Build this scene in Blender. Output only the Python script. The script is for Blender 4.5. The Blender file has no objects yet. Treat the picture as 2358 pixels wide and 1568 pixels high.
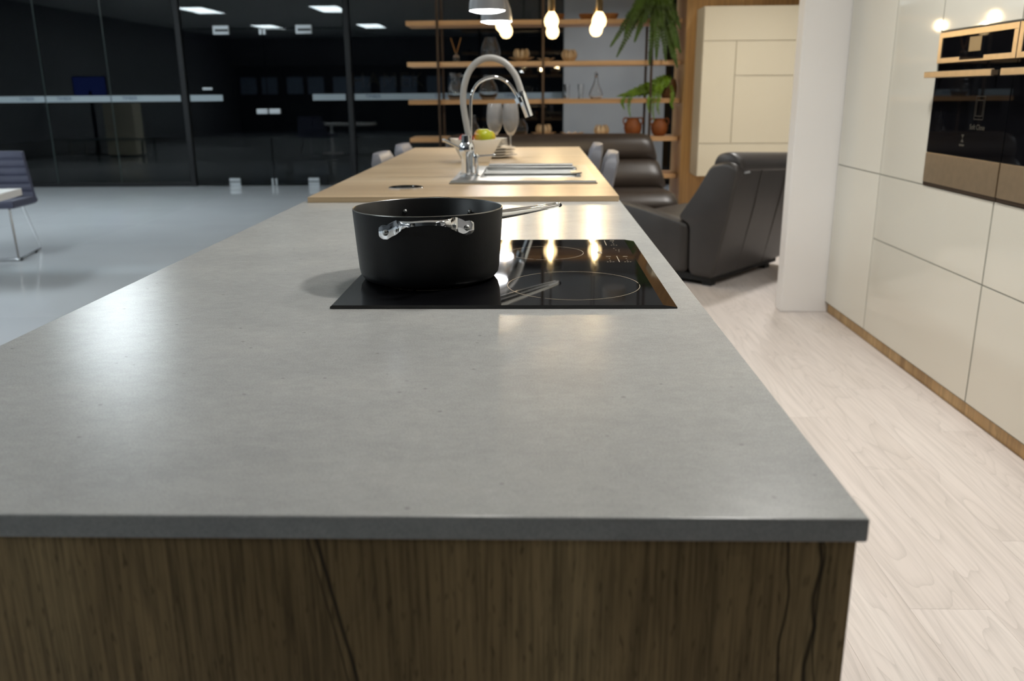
import bpy, bmesh, math, random
from mathutils import Vector, Matrix
R = math.radians
PI = math.pi
rnd = random.Random(7)
scene = bpy.context.scene
COL = scene.collection

# ------------------------------------------------------------------ camera
cam_d = bpy.data.cameras.new('camera')
cam = bpy.data.objects.new('camera', cam_d)
COL.objects.link(cam)
cam_d.sensor_width = 36.0
cam_d.lens = 36.0 * 1990.0 / 2358.0
cam_d.clip_start = 0.02
cam_d.clip_end = 200.0
_f = Vector((1232.0 - 1179.0, 212.0 - 784.0, 1990.0)).normalized()      # world Y seen from the camera (x right, y down, z ahead)
_x = Vector((_f.z, 0.0, -_f.x)).normalized()
_z = _x.cross(_f)
right = Vector((_x[0], _f[0], _z[0]))
up = -Vector((_x[1], _f[1], _z[1]))
back = -Vector((_x[2], _f[2], _z[2]))
cam.matrix_world = Matrix(((right.x, up.x, back.x, 0.0), (right.y, up.y, back.y, 0.0), (right.z, up.z, back.z, 1.21), (0, 0, 0, 1)))
cam_d.dof.use_dof = True
cam_d.dof.focus_distance = 1.40
cam_d.dof.aperture_fstop = 5.6
scene.camera = cam

# ------------------------------------------------------------------ world, exposure
world = bpy.data.worlds.new('night')
scene.world = world
world.use_nodes = True
world.node_tree.nodes['Background'].inputs[0].default_value = (0.10, 0.13, 0.2, 1)
world.node_tree.nodes['Background'].inputs[1].default_value = 0.01
scene.view_settings.view_transform = 'Standard'
scene.view_settings.look = 'None'
scene.view_settings.gamma = 1.0
scene.view_settings.use_curve_mapping = False
scene.view_settings.exposure = 0.1
scene.cycles.sample_clamp_indirect = 6.0
scene.cycles.max_bounces = 7
scene.cycles.diffuse_bounces = 3
scene.cycles.glossy_bounces = 3
scene.cycles.transmission_bounces = 7
scene.cycles.transparent_max_bounces = 12
scene.cycles.use_adaptive_sampling = True
scene.cycles.adaptive_threshold = 0.035
scene.cycles.caustics_reflective = False
scene.cycles.caustics_refractive = False
PANEL_L = 21.0         # radiance of the ceiling LED panels
SPOT_W = 20.0          # power of each kitchen ceiling spot
DOME_L = 45.0
BULB_L = 260.0

# ------------------------------------------------------------------ materials
MATS = {}
def new_mat(name):
    m = bpy.data.materials.new(name); m.use_nodes = True
    nt = m.node_tree
    for n in list(nt.nodes): nt.nodes.remove(n)
    out = nt.nodes.new('ShaderNodeOutputMaterial')
    MATS[name] = m
    return m, nt, out
def N(nt, typ, **kw):
    n = nt.nodes.new(typ)
    for k, v in kw.items():
        if k in n.inputs.keys(): n.inputs[k].default_value = v
        else: setattr(n, k, v)
    return n
def L(nt, a, b): nt.links.new(a, b)
def rgb(c): return (c[0], c[1], c[2], 1.0)
def srgb(r, g, b):
    f = lambda v: (v / 255.0 / 12.92) if v <= 10 else ((v / 255.0 + 0.055) / 1.055) ** 2.4
    return (f(r), f(g), f(b))
def coords(nt, scale=(1, 1, 1), random_shift=False, rot=(0, 0, 0)):
    tc = N(nt, 'ShaderNodeTexCoord')
    vec = tc.outputs['Object']
    if random_shift:
        oi = N(nt, 'ShaderNodeObjectInfo')
        mul = N(nt, 'ShaderNodeMath', operation='MULTIPLY'); mul.inputs[1].default_value = 37.0
        L(nt, oi.outputs['Random'], mul.inputs[0])
        add = N(nt, 'ShaderNodeVectorMath', operation='ADD')
        L(nt, vec, add.inputs[0]); L(nt, mul.outputs[0], add.inputs[1]); vec = add.outputs[0]
    mp = N(nt, 'ShaderNodeMapping'); mp.inputs['Scale'].default_value = scale; mp.inputs['Rotation'].default_value = rot
    L(nt, vec, mp.inputs['Vector'])
    return mp.outputs[0]
def noise(nt, vec, scale, detail=4.0, rough=0.55, dist=0.0):
    n = N(nt, 'ShaderNodeTexNoise'); n.inputs['Scale'].default_value = scale; n.inputs['Detail'].default_value = detail
    n.inputs['Roughness'].default_value = rough; n.inputs['Distortion'].default_value = dist
    if vec is not None: L(nt, vec, n.inputs['Vector'])
    return n.outputs['Fac']
def ramp(nt, fac, stops):
    r = N(nt, 'ShaderNodeValToRGB')
    e = r.color_ramp.elements
    while len(e) < len(stops): e.new(0.5)
    for i, (p, c) in enumerate(stops):
        e[i].position = p; e[i].color = rgb(c) if len(c) == 3 else c
    L(nt, fac, r.inputs[0])
    return r.outputs[0]
def mixc(nt, fac, a, b, mode='MIX'):
    m = N(nt, 'ShaderNodeMix', data_type='RGBA', blend_type=mode)
    if isinstance(fac, float): m.inputs[0].default_value = fac
    else: L(nt, fac, m.inputs[0])
    for i, v in ((6, a), (7, b)):
        if isinstance(v, tuple): m.inputs[i].default_value = rgb(v)
        else: L(nt, v, m.inputs[i])
    return m.outputs[2]
def mth(nt, op, a, b=None, c=None, clamp=False):
    m = N(nt, 'ShaderNodeMath', operation=op, use_clamp=clamp)
    for i, v in enumerate((a, b, c)):
        if v is None: continue
        if isinstance(v, (int, float)): m.inputs[i].default_value = v
        else: L(nt, v, m.inputs[i])
    return m.outputs[0]
def pbsdf(nt, out, color, rough=0.5, metal=0.0, **kw):
    p = N(nt, 'ShaderNodeBsdfPrincipled')
    if isinstance(color, tuple): p.inputs['Base Color'].default_value = rgb(color)
    else: L(nt, color, p.inputs['Base Color'])
    if isinstance(rough, (int, float)): p.inputs['Roughness'].default_value = rough
    else: L(nt, rough, p.inputs['Roughness'])
    p.inputs['Metallic'].default_value = metal
    for k, v in kw.items(): p.inputs[k].default_value = v
    L(nt, p.outputs[0], out.inputs[0])
    return p
def bump(nt, p, height, strength=0.2, dist=0.01):
    b = N(nt, 'ShaderNodeBump'); b.inputs['Strength'].default_value = strength; b.inputs['Distance'].default_value = dist
    L(nt, height, b.inputs['Height']); L(nt, b.outputs[0], p.inputs['Normal'])
def plain(name, c, rough=0.5, metal=0.0, var=0.06, scale=8.0, bmp=0.0, bscale=60.0, **kw):
    m, nt, out = new_mat(name)
    v = coords(nt)
    n = noise(nt, v, scale, 1.0)
    lo = tuple(max(0, x * (1 - var)) for x in c); hi = tuple(min(1, x * (1 + var)) for x in c)
    col = ramp(nt, n, [(0.3, lo), (0.7, hi)])
    p = pbsdf(nt, out, col, rough, metal, **kw)
    if bmp: bump(nt, p, noise(nt, v, bscale, 2.0), bmp, 0.004)
    return m
def wood(name, dark, mid, light, axis=1, fine=55.0, rough=0.45, lines=10.0, line_amt=0.35, cracks=None, broad=2.2, spec=0.5, pores=False, fibre=0.75, flo=0.72, fhi=1.06):
    """grain runs along the axis; contour lines of a stretched noise give the cathedral figure"""
    m, nt, out = new_mat(name)
    s = [1.0, 1.0, 1.0]; s[axis] = 0.12
    v = coords(nt, tuple(s), True)
    s2 = [1.0, 1.0, 1.0]; s2[axis] = 0.03
    v2 = coords(nt, tuple(s2), True)
    n1 = noise(nt, v, broad, 2.0, 0.5, 0.4)
    n2 = noise(nt, v2, fine, 3.0, 0.6)
    base = ramp(nt, n1, [(0.3, dark), (0.5, mid), (0.72, light)])
    fac = ramp(nt, n2, [(0.35, (flo,) * 3), (0.6, (fhi,) * 3)])
    col = mixc(nt, fibre, base, fac, 'MULTIPLY')
    fr = mth(nt, 'FRACT', mth(nt, 'MULTIPLY', noise(nt, v, broad * 0.9, 2.5, 0.45, 0.2), lines))
    ln = ramp(nt, fr, [(0.0, (1, 1, 1)), (0.12, (0.35, 0.35, 0.35)), (0.4, (0, 0, 0)), (1.0, (0, 0, 0))])
    col = mixc(nt, mth(nt, 'MULTIPLY', ln, line_amt), col, tuple(x * 0.55 for x in dark))
    if pores:
        s3 = [1.0, 1.0, 1.0]; s3[axis] = 0.16
        pr = noise(nt, coords(nt, tuple(s3), True, (0, R(6), 0)), 330.0, 1.0, 0.4)
        col = mixc(nt, mth(nt, 'MULTIPLY', ramp(nt, pr, [(0.63, (0, 0, 0)), (0.72, (1, 1, 1))]), 0.6), col, tuple(x * 0.35 for x in dark))
    if cracks:
        tc = N(nt, 'ShaderNodeTexCoord'); sp = N(nt, 'ShaderNodeSeparateXYZ'); L(nt, tc.outputs['Object'], sp.inputs[0])
        for (x0, slope, amp, width, seed) in cracks:
            nz = N(nt, 'ShaderNodeTexNoise', noise_dimensions='1D'); nz.inputs['Scale'].default_value = 9.0; nz.inputs['Detail'].default_value = 2.5
            L(nt, mth(nt, 'ADD', sp.outputs[2], seed), nz.inputs['W'])
            cx = mth(nt, 'ADD', mth(nt, 'MULTIPLY_ADD', sp.outputs[2], slope, x0), mth(nt, 'MULTIPLY', mth(nt, 'SUBTRACT', nz.outputs['Fac'], 0.5), amp))
            d = mth(nt, 'ABSOLUTE', mth(nt, 'SUBTRACT', sp.outputs[0], cx))
            k = mth(nt, 'SUBTRACT', 1.0, mth(nt, 'DIVIDE', d, width), clamp=True)
            col = mixc(nt, mth(nt, 'MULTIPLY', mth(nt, 'POWER', k, 0.6), 0.93), col, (0.006, 0.005, 0.004))
    p = pbsdf(nt, out, col, rough); p.inputs['Specular IOR Level'].default_value = spec
    return m
def emit(name, c, strength):
    m, nt, out = new_mat(name)
    e = N(nt, 'ShaderNodeEmission'); e.inputs[0].default_value = rgb(c); e.inputs[1].default_value = strength
    L(nt, e.outputs[0], out.inputs[0]); return m
def clear_glass(name, tint=(1, 1, 1), edge=0.55, rough=0.0, base=0.04):
    """thin blown glass: see-through with Fresnel reflections"""
    m, nt, out = new_mat(name)
    fr = N(nt, 'ShaderNodeFresnel'); fr.inputs['IOR'].default_value = 1.5
    lw = N(nt, 'ShaderNodeLayerWeight'); lw.inputs['Blend'].default_value = 0.35
    tr = N(nt, 'ShaderNodeBsdfTransparent'); 
    col = ramp(nt, lw.outputs['Facing'], [(0.4, tint), (1.0, tuple(x * edge for x in tint))])
    L(nt, col, tr.inputs[0])
    gl = N(nt, 'ShaderNodeBsdfGlossy'); gl.inputs['Roughness'].default_value = rough; gl.inputs[0].default_value = (1, 1, 1, 1)
    mx = N(nt, 'ShaderNodeMixShader'); L(nt, fr.outputs[0], mx.inputs[0]); L(nt, tr.outputs[0], mx.inputs[1]); L(nt, gl.outputs[0], mx.inputs[2])
    L(nt, mx.outputs[0], out.inputs[0]); return m

def stone_mat():
    m, nt, out = new_mat('grey_quartz')
    v = coords(nt, (0.8, 1.15, 1.0))
    big = noise(nt, v, 7.0, 5.0, 0.65)
    mid = noise(nt, v, 75.0, 3.0, 0.65, 0.6)
    base = ramp(nt, big, [(0.3, srgb(174, 174, 172)), (0.55, srgb(182, 182, 179)), (0.75, srgb(189, 188, 184))])
    col = mixc(nt, 0.5, base, ramp(nt, mid, [(0.3, (0.86, 0.86, 0.86)), (0.7, (1.1, 1.1, 1.1))]), 'MULTIPLY')
    fine = noise(nt, coords(nt), 520.0, 1.0, 0.5)
    col = mixc(nt, 0.7, col, ramp(nt, fine, [(0.3, (0.8, 0.8, 0.8)), (0.6, (1.05, 1.05, 1.05))]), 'MULTIPLY')
    sp = N(nt, 'ShaderNodeTexVoronoi'); sp.inputs['Scale'].default_value = 60.0; L(nt, coords(nt, (0.7, 1.0, 1.0)), sp.inputs['Vector'])
    dot = ramp(nt, sp.outputs['Distance'], [(0.0, (1, 1, 1)), (0.07, (0.7, 0.7, 0.7)), (0.13, (0, 0, 0))])
    pick = N(nt, 'ShaderNodeSeparateColor'); L(nt, sp.outputs['Color'], pick.inputs[0])
    sel = mth(nt, 'GREATER_THAN', pick.outputs[0], 0.8)
    col = mixc(nt, mth(nt, 'MULTIPLY', mth(nt, 'MULTIPLY', dot, sel), 0.55), col, (0.05, 0.045, 0.04))
    p = pbsdf(nt, out, col, 0.24); p.inputs['Specular IOR Level'].default_value = 0.5
    return m
def leather_mat(name, c, rough=0.42):
    m, nt, out = new_mat(name)
    v = coords(nt)
    n = noise(nt, v, 5.0, 4.0)
    col = ramp(nt, n, [(0.3, tuple(x * 0.85 for x in c)), (0.7, tuple(x * 1.12 for x in c))])
    p = pbsdf(nt, out, col, rough)
    vo = N(nt, 'ShaderNodeTexVoronoi'); vo.inputs['Scale'].default_value = 180.0; L(nt, v, vo.inputs['Vector'])
    bump(nt, p, vo.outputs['Distance'], 0.12, 0.002)
    return m

STONE = stone_mat()
OAK_END = wood('weathered_oak', srgb(140, 116, 80), srgb(164, 138, 98), srgb(182, 157, 114), axis=2, fine=300.0, rough=0.6, lines=9.0, line_amt=0.22, spec=0.25, broad=9.0, pores=True, fibre=1.0, flo=0.56, fhi=1.12,
               cracks=[(-0.011, -0.18, 0.006, 0.0022, 3.1), (0.1955, 0.0, 0.016, 0.0014, 8.7), (0.219, 0.0, 0.022, 0.0024, 21.3), (0.230, -0.01, 0.02, 0.0009, 33.9), (-0.018, -0.18, 0.004, 0.0008, 5.3)])
OAK_SIDE = wood('oak_side', srgb(136, 108, 74), srgb(156, 126, 88), srgb(170, 140, 100), axis=2, rough=0.55)
OAK_TOP = wood('oak_top', srgb(176, 152, 120), srgb(194, 170, 136), srgb(206, 184, 152), axis=0, fine=60.0, rough=0.36, lines=6.0, line_amt=0.2)
OAK_WALL = wood('oak_wall', srgb(186, 142, 88), srgb(208, 164, 106), srgb(222, 182, 124), axis=2, rough=0.45, lines=6.0, line_amt=0.25)
OAK_SHELF = wood('oak_shelf', srgb(196, 152, 104), srgb(212, 168, 120), srgb(224, 184, 138), axis=0, rough=0.45, lines=5.0, line_amt=0.15)
OAK_PLINTH = wood('oak_plinth', srgb(168, 134, 88), srgb(200, 164, 112), srgb(214, 180, 128), axis=2, rough=0.5, broad=7.0)
FLOORWOOD = wood('pale_oak_laminate', srgb(202, 193, 186), srgb(209, 200, 194), srgb(215, 207, 201), axis=1, fine=90.0, rough=0.42, lines=30.0, line_amt=0.30, broad=4.2, fibre=0.35)
TILE = plain('polished_tile', srgb(216, 220, 224), 0.06, 0, 0.03, 1.2, **{'Specular IOR Level': 0.9})
GROUT = plain('grout', srgb(120, 122, 124), 0.8)
UNDERLAY = plain('underlay', srgb(150, 140, 130), 0.8)
GAP_SHADE = plain('door_gap_shade', srgb(134, 135, 124), 0.6)
DISPLAY = plain('oven_display', srgb(150, 124, 84), 0.5)
WHITE_WALL = plain('white_wall', srgb(236, 234, 232), 0.7, 0, 0.015, 2.0)
GREY_WALL = plain('grey_plaster', srgb(158, 158, 156), 0.75, 0, 0.05, 3.0, 0.1, 40.0)
SHOW_WALL = plain('showroom_wall', srgb(128, 129, 132), 0.7, 0, 0.03, 2.0)
CEIL = plain('ceiling_white', srgb(205, 205, 203), 0.8, 0, 0.02, 2.0)
GLOSS_WHITE = plain('gloss_lacquer', srgb(222, 219, 207), 0.045, 0, 0.008, 1.0)
CREAM = plain('cream_lacquer', srgb(222, 212, 188), 0.35, 0, 0.01, 2.0)
CARCASS = plain('carcass_grey', srgb(80, 79, 75), 0.6)
BLACK_GLASS = plain('black_glass', (0.004, 0.004, 0.005), 0.02, 0, 0.05, 5.0)
COOK_GLASS = plain('cooktop_glass', (0.005, 0.005, 0.006), 0.035, 0, 0.05, 5.0)
PRINT = plain('white_print', srgb(170, 156, 134), 0.5)
PRINT_DIM = plain('grey_print', srgb(58, 56, 50), 0.5)
STEEL_WARM = plain('brushed_steel', srgb(198, 178, 150), 0.40, 1.0, 0.05, 30.0)
STEEL = plain('sink_steel', srgb(176, 177, 175), 0.36, 1.0, 0.04, 20.0)
CHROME = plain('chrome', (0.82, 0.83, 0.85), 0.05, 1.0, 0.02, 10.0)
HOSE = plain('grey_hose', srgb(172, 170, 166), 0.35, 0.0, 0.04, 30.0)
ANODISED = plain('anodised_black', srgb(22, 23, 25), 0.48, 0.0, 0.08, 40.0, 0.04, 300.0, **{'Specular IOR Level': 0.3})
NONSTICK = plain('nonstick_black', srgb(16, 16, 17), 0.38, 0.0, 0.08, 40.0)
RIM_METAL = plain('rim_metal', srgb(150, 148, 144), 0.3, 1.0)
DARK_METAL = plain('dark_bronze', srgb(72, 58, 46), 0.45, 0.6)
FRAME_DARK = plain('dark_aluminium', srgb(19, 21, 24), 0.5, 0.2)
RUBBER = plain('black_rubber', srgb(18, 18, 18), 0.7)
LEATHER = leather_mat('brown_leather', srgb(50, 42, 36))
LEATHER_GREY = leather_mat('charcoal_leather', srgb(56, 53, 51), 0.4)
CHAIR_GREY = leather_mat('grey_leather', srgb(112, 114, 122), 0.45)
CHAIR_BLUE = leather_mat('slate_upholstery', srgb(74, 76, 96), 0.6)
PORCELAIN = plain('porcelain', srgb(232, 226, 214), 0.2, 0, 0.01, 4.0)
def real_glass(name, rough=0.0, tint=(1, 1, 1)):
    m, nt, out = new_mat(name)
    v = noise(nt, coords(nt), 30.0, 2.0)
    p = pbsdf(nt, out, tint, rough); p.inputs['Transmission Weight'].default_value = 1.0; p.inputs['IOR'].default_value = 1.5
    bump(nt, p, v, 0.02, 0.002)
    return m
GLASS = real_glass('clear_glass')
def glare_glass():
    m = real_glass('wine_glass', 0.10); nt = m.node_tree
    out = [n for n in nt.nodes if n.type == 'OUTPUT_MATERIAL'][0]; p = [n for n in nt.nodes if n.type == 'BSDF_PRINCIPLED'][0]
    tl = N(nt, 'ShaderNodeBsdfTranslucent'); df = N(nt, 'ShaderNodeBsdfDiffuse'); df.inputs[0].default_value = (0.95, 0.95, 0.95, 1); tl.inputs[0].default_value = (0.95, 0.95, 0.95, 1)
    m1 = N(nt, 'ShaderNodeMixShader'); L(nt, df.outputs[0], m1.inputs[1]); L(nt, tl.outputs[0], m1.inputs[2]); m1.inputs[0].default_value = 0.5
    m2 = N(nt, 'ShaderNodeMixShader'); m2.inputs[0].default_value = 0.2; L(nt, p.outputs[0], m2.inputs[1]); L(nt, m1.outputs[0], m2.inputs[2]); L(nt, m2.outputs[0], out.inputs[0])  # white diffuse share paints the lamp glare onto the glass
    return m
GLASS_WINE = glare_glass()
GLASS_PANE = clear_glass('window_glass', (0.60, 0.64, 0.64), 0.8)
GLASS_AMBER = plain('diffuser_oil', srgb(190, 160, 110), 0.2)
GLASS_EDGE = plain('glass_edge', srgb(58, 72, 70), 0.3)
FROST = plain('frosted_film', srgb(150, 162, 168), 0.6, 0, 0.03, 3.0)
FITTING = plain('satin_fitting', srgb(190, 196, 200), 0.4, 0.4)
TERRA = plain('terracotta', srgb(136, 76, 32), 0.65, 0, 0.15, 14.0, 0.15, 50.0)
WOVEN = plain('woven_brown', srgb(112, 80, 48), 0.7, 0, 0.3, 40.0, 0.4, 90.0)
WOODEN = wood('carved_wood', srgb(196, 164, 120), srgb(218, 188, 146), srgb(230, 204, 166), axis=2, rough=0.5)
WOODBOWL = wood('bowl_wood', srgb(136, 88, 46), srgb(162, 108, 60), srgb(178, 124, 74), axis=0, rough=0.4)
REED = plain('reed', srgb(176, 126, 70), 0.7)
FERN = plain('fern_green', srgb(62, 88, 16), 0.5, 0, 0.35, 9.0)
TRAIL = plain('trailing_green', srgb(100, 130, 28), 0.5, 0, 0.3, 12.0)
SOIL = plain('soil', srgb(48, 36, 26), 0.9)
BLACK_WOOD = plain('black_cabinet', srgb(22, 22, 24), 0.5)
SAMPLE = plain('sample_board', srgb(150, 165, 190), 0.4)
ASPHALT = plain('asphalt', srgb(30, 30, 32), 0.9)
LAMP_GREY = plain('lamp_shade_grey', srgb(150, 152, 156), 0.35, 0, 0.02)
BRASS = plain('brass_socket', srgb(120, 100, 70), 0.35, 0.9)
PANEL_E = emit('led_panel', (0.84, 0.94, 0.98), PANEL_L)
DOME_E = emit('dome_light', (0.95, 0.96, 1.0), DOME_L)
BULB_E = emit('bulb_filament', (1.0, 0.74, 0.40), BULB_L)
def bulb_shell():
    m, nt, out = new_mat('bulb_shell')
    e = N(nt, 'ShaderNodeEmission'); e.inputs[0].default_value = (1.0, 0.70, 0.34, 1); e.inputs[1].default_value = 1.6
    tr = N(nt, 'ShaderNodeBsdfTransparent'); ad = N(nt, 'ShaderNodeAddShader')
    L(nt, e.outputs[0], ad.inputs[0]); L(nt, tr.outputs[0], ad.inputs[1]); L(nt, ad.outputs[0], out.inputs[0]); return m
BULB_SHELL = bulb_shell()
BULB_SHELL.cycles.emission_sampling = 'NONE'
TV_E = emit('screen_blue', (0.04, 0.07, 0.33), 1.0)
def apple_mat():
    m, nt, out = new_mat('apple_skin')
    tc = N(nt, 'ShaderNodeTexCoord'); sp = N(nt, 'ShaderNodeSeparateXYZ'); L(nt, tc.outputs['Object'], sp.inputs[0])
    oi = N(nt, 'ShaderNodeObjectInfo')
    n = noise(nt, coords(nt), 25.0, 3.0)
    k = mth(nt, 'ADD', mth(nt, 'MULTIPLY', sp.outputs[0], -11.0), mth(nt, 'MULTIPLY', n, 0.5))
    col = ramp(nt, k, [(0.25, srgb(176, 182, 34)), (0.55, srgb(200, 160, 40)), (0.8, srgb(206, 62, 40))])
    pbsdf(nt, out, col, 0.25); return m
APPLE = apple_mat()
RED_APPLE = plain('red_apple_skin', srgb(196, 48, 36), 0.25, 0, 0.2, 12.0)

# ------------------------------------------------------------------ geometry helpers
class B:
    """collects geometry of ONE mesh"""
    def __init__(s): s.bm = bmesh.new(); s.flat = False
    def box(s, x0, x1, y0, y1, z0, z1, bev=0.0, segs=2):
        vs = [s.bm.verts.new(p) for p in ((x0,y0,z0),(x1,y0,z0),(x1,y1,z0),(x0,y1,z0),(x0,y0,z1),(x1,y0,z1),(x1,y1,z1),(x0,y1,z1))]
        fs = [s.bm.faces.new([vs[i] for i in q]) for q in ((3,2,1,0),(4,5,6,7),(0,1,5,4),(1,2,6,5),(2,3,7,6),(3,0,4,7))]
        if 0 < bev < 0.01: s.flat = True
        if bev > 0:
            es = list({e for f in fs for e in f.edges})
            bmesh.ops.bevel(s.bm, geom=es, offset=bev, segments=segs, profile=0.5, affect='EDGES')
        return s
    def rings(s, rings, closed=True, cap0=True, cap1=True):
        rv = [[s.bm.verts.new(p) for p in r] for r in rings]
        n = len(rings[0])
        for a, b in zip(rv, rv[1:]):
            for i in range(n if closed else n - 1):
                j = (i + 1) % n
                try: s.bm.faces.new((a[i], a[j], b[j], b[i]))
                except ValueError: pass
        if cap0 and n > 2: s.bm.faces.new(list(reversed(rv[0])))
        if cap1 and n > 2: s.bm.faces.new(rv[-1])
        return s
    def lathe(s, prof, c=(0, 0, 0), n=28, sx=1.0, sy=1.0):
        rv = []
        for (r, z) in prof:
            if r < 1e-6: rv.append([s.bm.verts.new((c[0], c[1], c[2] + z))])
            else: rv.append([s.bm.verts.new((c[0] + sx * r * math.cos(2*PI*i/n), c[1] + sy * r * math.sin(2*PI*i/n), c[2] + z)) for i in range(n)])
        for a, b in zip(rv, rv[1:]):
            for i in range(n):
                j = (i + 1) % n
                va = [a[0]] if len(a) == 1 else [a[i], a[j]]
                vb = [b[0]] if len(b) == 1 else [b[j], b[i]]
                if len(va) + len(vb) >= 3:
                    s.bm.faces.new(va + vb)
        return s
    def tube(s, pts, r, n=10, cap=True, flat=1.0):
        pts = [Vector(p) for p in pts]
        rr = r if isinstance(r, (list, tuple)) else [r] * len(pts)
        rings = []; prev = None
        for i, p in enumerate(pts):
            t = (pts[min(i+1, len(pts)-1)] - pts[max(i-1, 0)]).normalized()
            if prev is None:
                a = Vector((0, 0, 1)) if abs(t.z) < 0.9 else Vector((1, 0, 0))
                u = t.cross(a).normalized()
            else: u = (prev - t * prev.dot(t)).normalized()
            prev = u; w = t.cross(u)
            rings.append([p + (u * math.cos(2*PI*k/n) + w * math.sin(2*PI*k/n) * flat) * rr[i] for k in range(n)])
        return s.rings(rings, True, cap, cap)
    def prism(s, poly, axis, d0, d1, bev=0.0, segs=2):
        """poly of (a,b) in the plane normal to the axis, extruded d0..d1"""
        def P(a, b, d): return {0: (d, a, b), 1: (a, d, b), 2: (a, b, d)}[axis]
        lo = [s.bm.verts.new(P(a, b, d0)) for a, b in poly]; hi = [s.bm.verts.new(P(a, b, d1)) for a, b in poly]
        n = len(poly); fs = []
        for i in range(n): fs.append(s.bm.faces.new((lo[i], lo[(i+1) % n], hi[(i+1) % n], hi[i])))
        fs.append(s.bm.faces.new(list(reversed(lo)))); fs.append(s.bm.faces.new(hi))
        bmesh.ops.recalc_face_normals(s.bm, faces=fs)
        if 0 < bev < 0.01: s.flat = True
        if bev > 0:
            es = list({e for f in fs for e in f.edges})
            bmesh.ops.bevel(s.bm, geom=es, offset=bev, segments=segs, profile=0.5, affect='EDGES')
        return s
    def ball(s, c, r, nu=16, nv=10):
        if isinstance(r, (int, float)): r = (r, r, r)
        prof = []
        top = s.bm.verts.new((c[0], c[1], c[2] + r[2])); bot = s.bm.verts.new((c[0], c[1], c[2] - r[2]))
        rows = []
        for j in range(1, nv):
            a = PI * j / nv
            rows.append([s.bm.verts.new((c[0] + r[0]*math.sin(a)*math.cos(2*PI*i/nu), c[1] + r[1]*math.sin(a)*math.sin(2*PI*i/nu), c[2] + r[2]*math.cos(a))) for i in range(nu)])
        for i in range(nu):
            k = (i + 1) % nu
            s.bm.faces.new((top, rows[0][i], rows[0][k])); s.bm.faces.new((bot, rows[-1][k], rows[-1][i]))
            for a, b in zip(rows, rows[1:]): s.bm.faces.new((a[i], b[i], b[k], a[k]))
        return s
    def ring_slab(s, outer, inner, z0, z1):
        """a rectangular slab with a rectangular hole; outer/inner = (x0,x1,y0,y1)"""
        def rect(q, z): return [(q[0], q[2], z), (q[1], q[2], z), (q[1], q[3], z), (q[0], q[3], z)]
        return s.rings([rect(inner, z0), rect(outer, z0), rect(outer, z1), rect(inner, z1), rect(inner, z0)], True, False, False)
    def band(s, c, r0, r1, z, a0=0.0, a1=2*PI, n=48):
        lo = []; hi = []
        for i in range(n + 1):
            a = a0 + (a1 - a0) * i / n
            lo.append(s.bm.verts.new((c[0] + r0*math.cos(a), c[1] + r0*math.sin(a), z))); hi.append(s.bm.verts.new((c[0] + r1*math.cos(a), c[1] + r1*math.sin(a), z)))
        for i in range(n): s.bm.faces.new((lo[i], hi[i], hi[i+1], lo[i+1]))
        return s
    def mesh(s, name, smooth=True, angle=40.0):
        bmesh.ops.remove_doubles(s.bm, verts=s.bm.verts, dist=1e-6)
        bmesh.ops.recalc_face_normals(s.bm, faces=s.bm.faces)
        me = bpy.data.meshes.new(name); s.bm.to_mesh(me); s.bm.free()
        if smooth:
            me.polygons.foreach_set('use_smooth', [True] * len(me.polygons))
            me.set_sharp_from_angle(angle=R(min(angle, 15.0) if s.flat else angle))
        return me
def obj(name, b, m, parent=None, loc=None, label=None, smooth=True, angle=40.0):
    me = b.mesh(name, smooth, angle) if isinstance(b, B) else b
    if m is not None:
        me.materials.clear(); me.materials.append(m)
    o = bpy.data.objects.new(name, me); COL.objects.link(o)
    if parent is not None: o.parent = parent
    if loc is not None: o.location = loc
    if label: o['label'] = label
    return o
def tag(o, label, cat, group=None):
    o['label'] = label; o['category'] = cat
    if group: o['group'] = group
    return o
def thing(name, label, cat, loc=(0, 0, 0), rz=0.0, group=None):
    o = bpy.data.objects.new(name, None); COL.objects.link(o)
    o.location = loc; o.rotation_euler = (0, 0, rz); o.empty_display_size = 0.05
    return tag(o, label, cat, group)
def struct(o): o['kind'] = 'structure'; return o
def sroot(name, loc=(0, 0, 0)):
    o = bpy.data.objects.new(name, None); COL.objects.link(o); o.location = loc; o['kind'] = 'structure'; return o
def clone(o, parent=None):
    c = o.copy(); COL.objects.link(c); c.parent = parent
    for ch in list(o.children):
        k = ch.copy(); COL.objects.link(k); k.parent = c
        for g in list(ch.children):
            d = g.copy(); COL.objects.link(d); d.parent = k
    return c
def text_mesh(txt, size, extrude=0.0005, spacing=1.0):
    cu = bpy.data.curves.new('lettering', 'FONT'); cu.body = txt; cu.size = size; cu.extrude = extrude; cu.align_x = 'CENTER'; cu.align_y = 'CENTER'; cu.space_character = spacing
    o = bpy.data.objects.new('lettering_tmp', cu); COL.objects.link(o)
    dg = bpy.context.evaluated_depsgraph_get(); me = bpy.data.meshes.new_from_object(o.evaluated_get(dg))
    bpy.data.objects.remove(o); bpy.data.curves.remove(cu)
    return me

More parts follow.
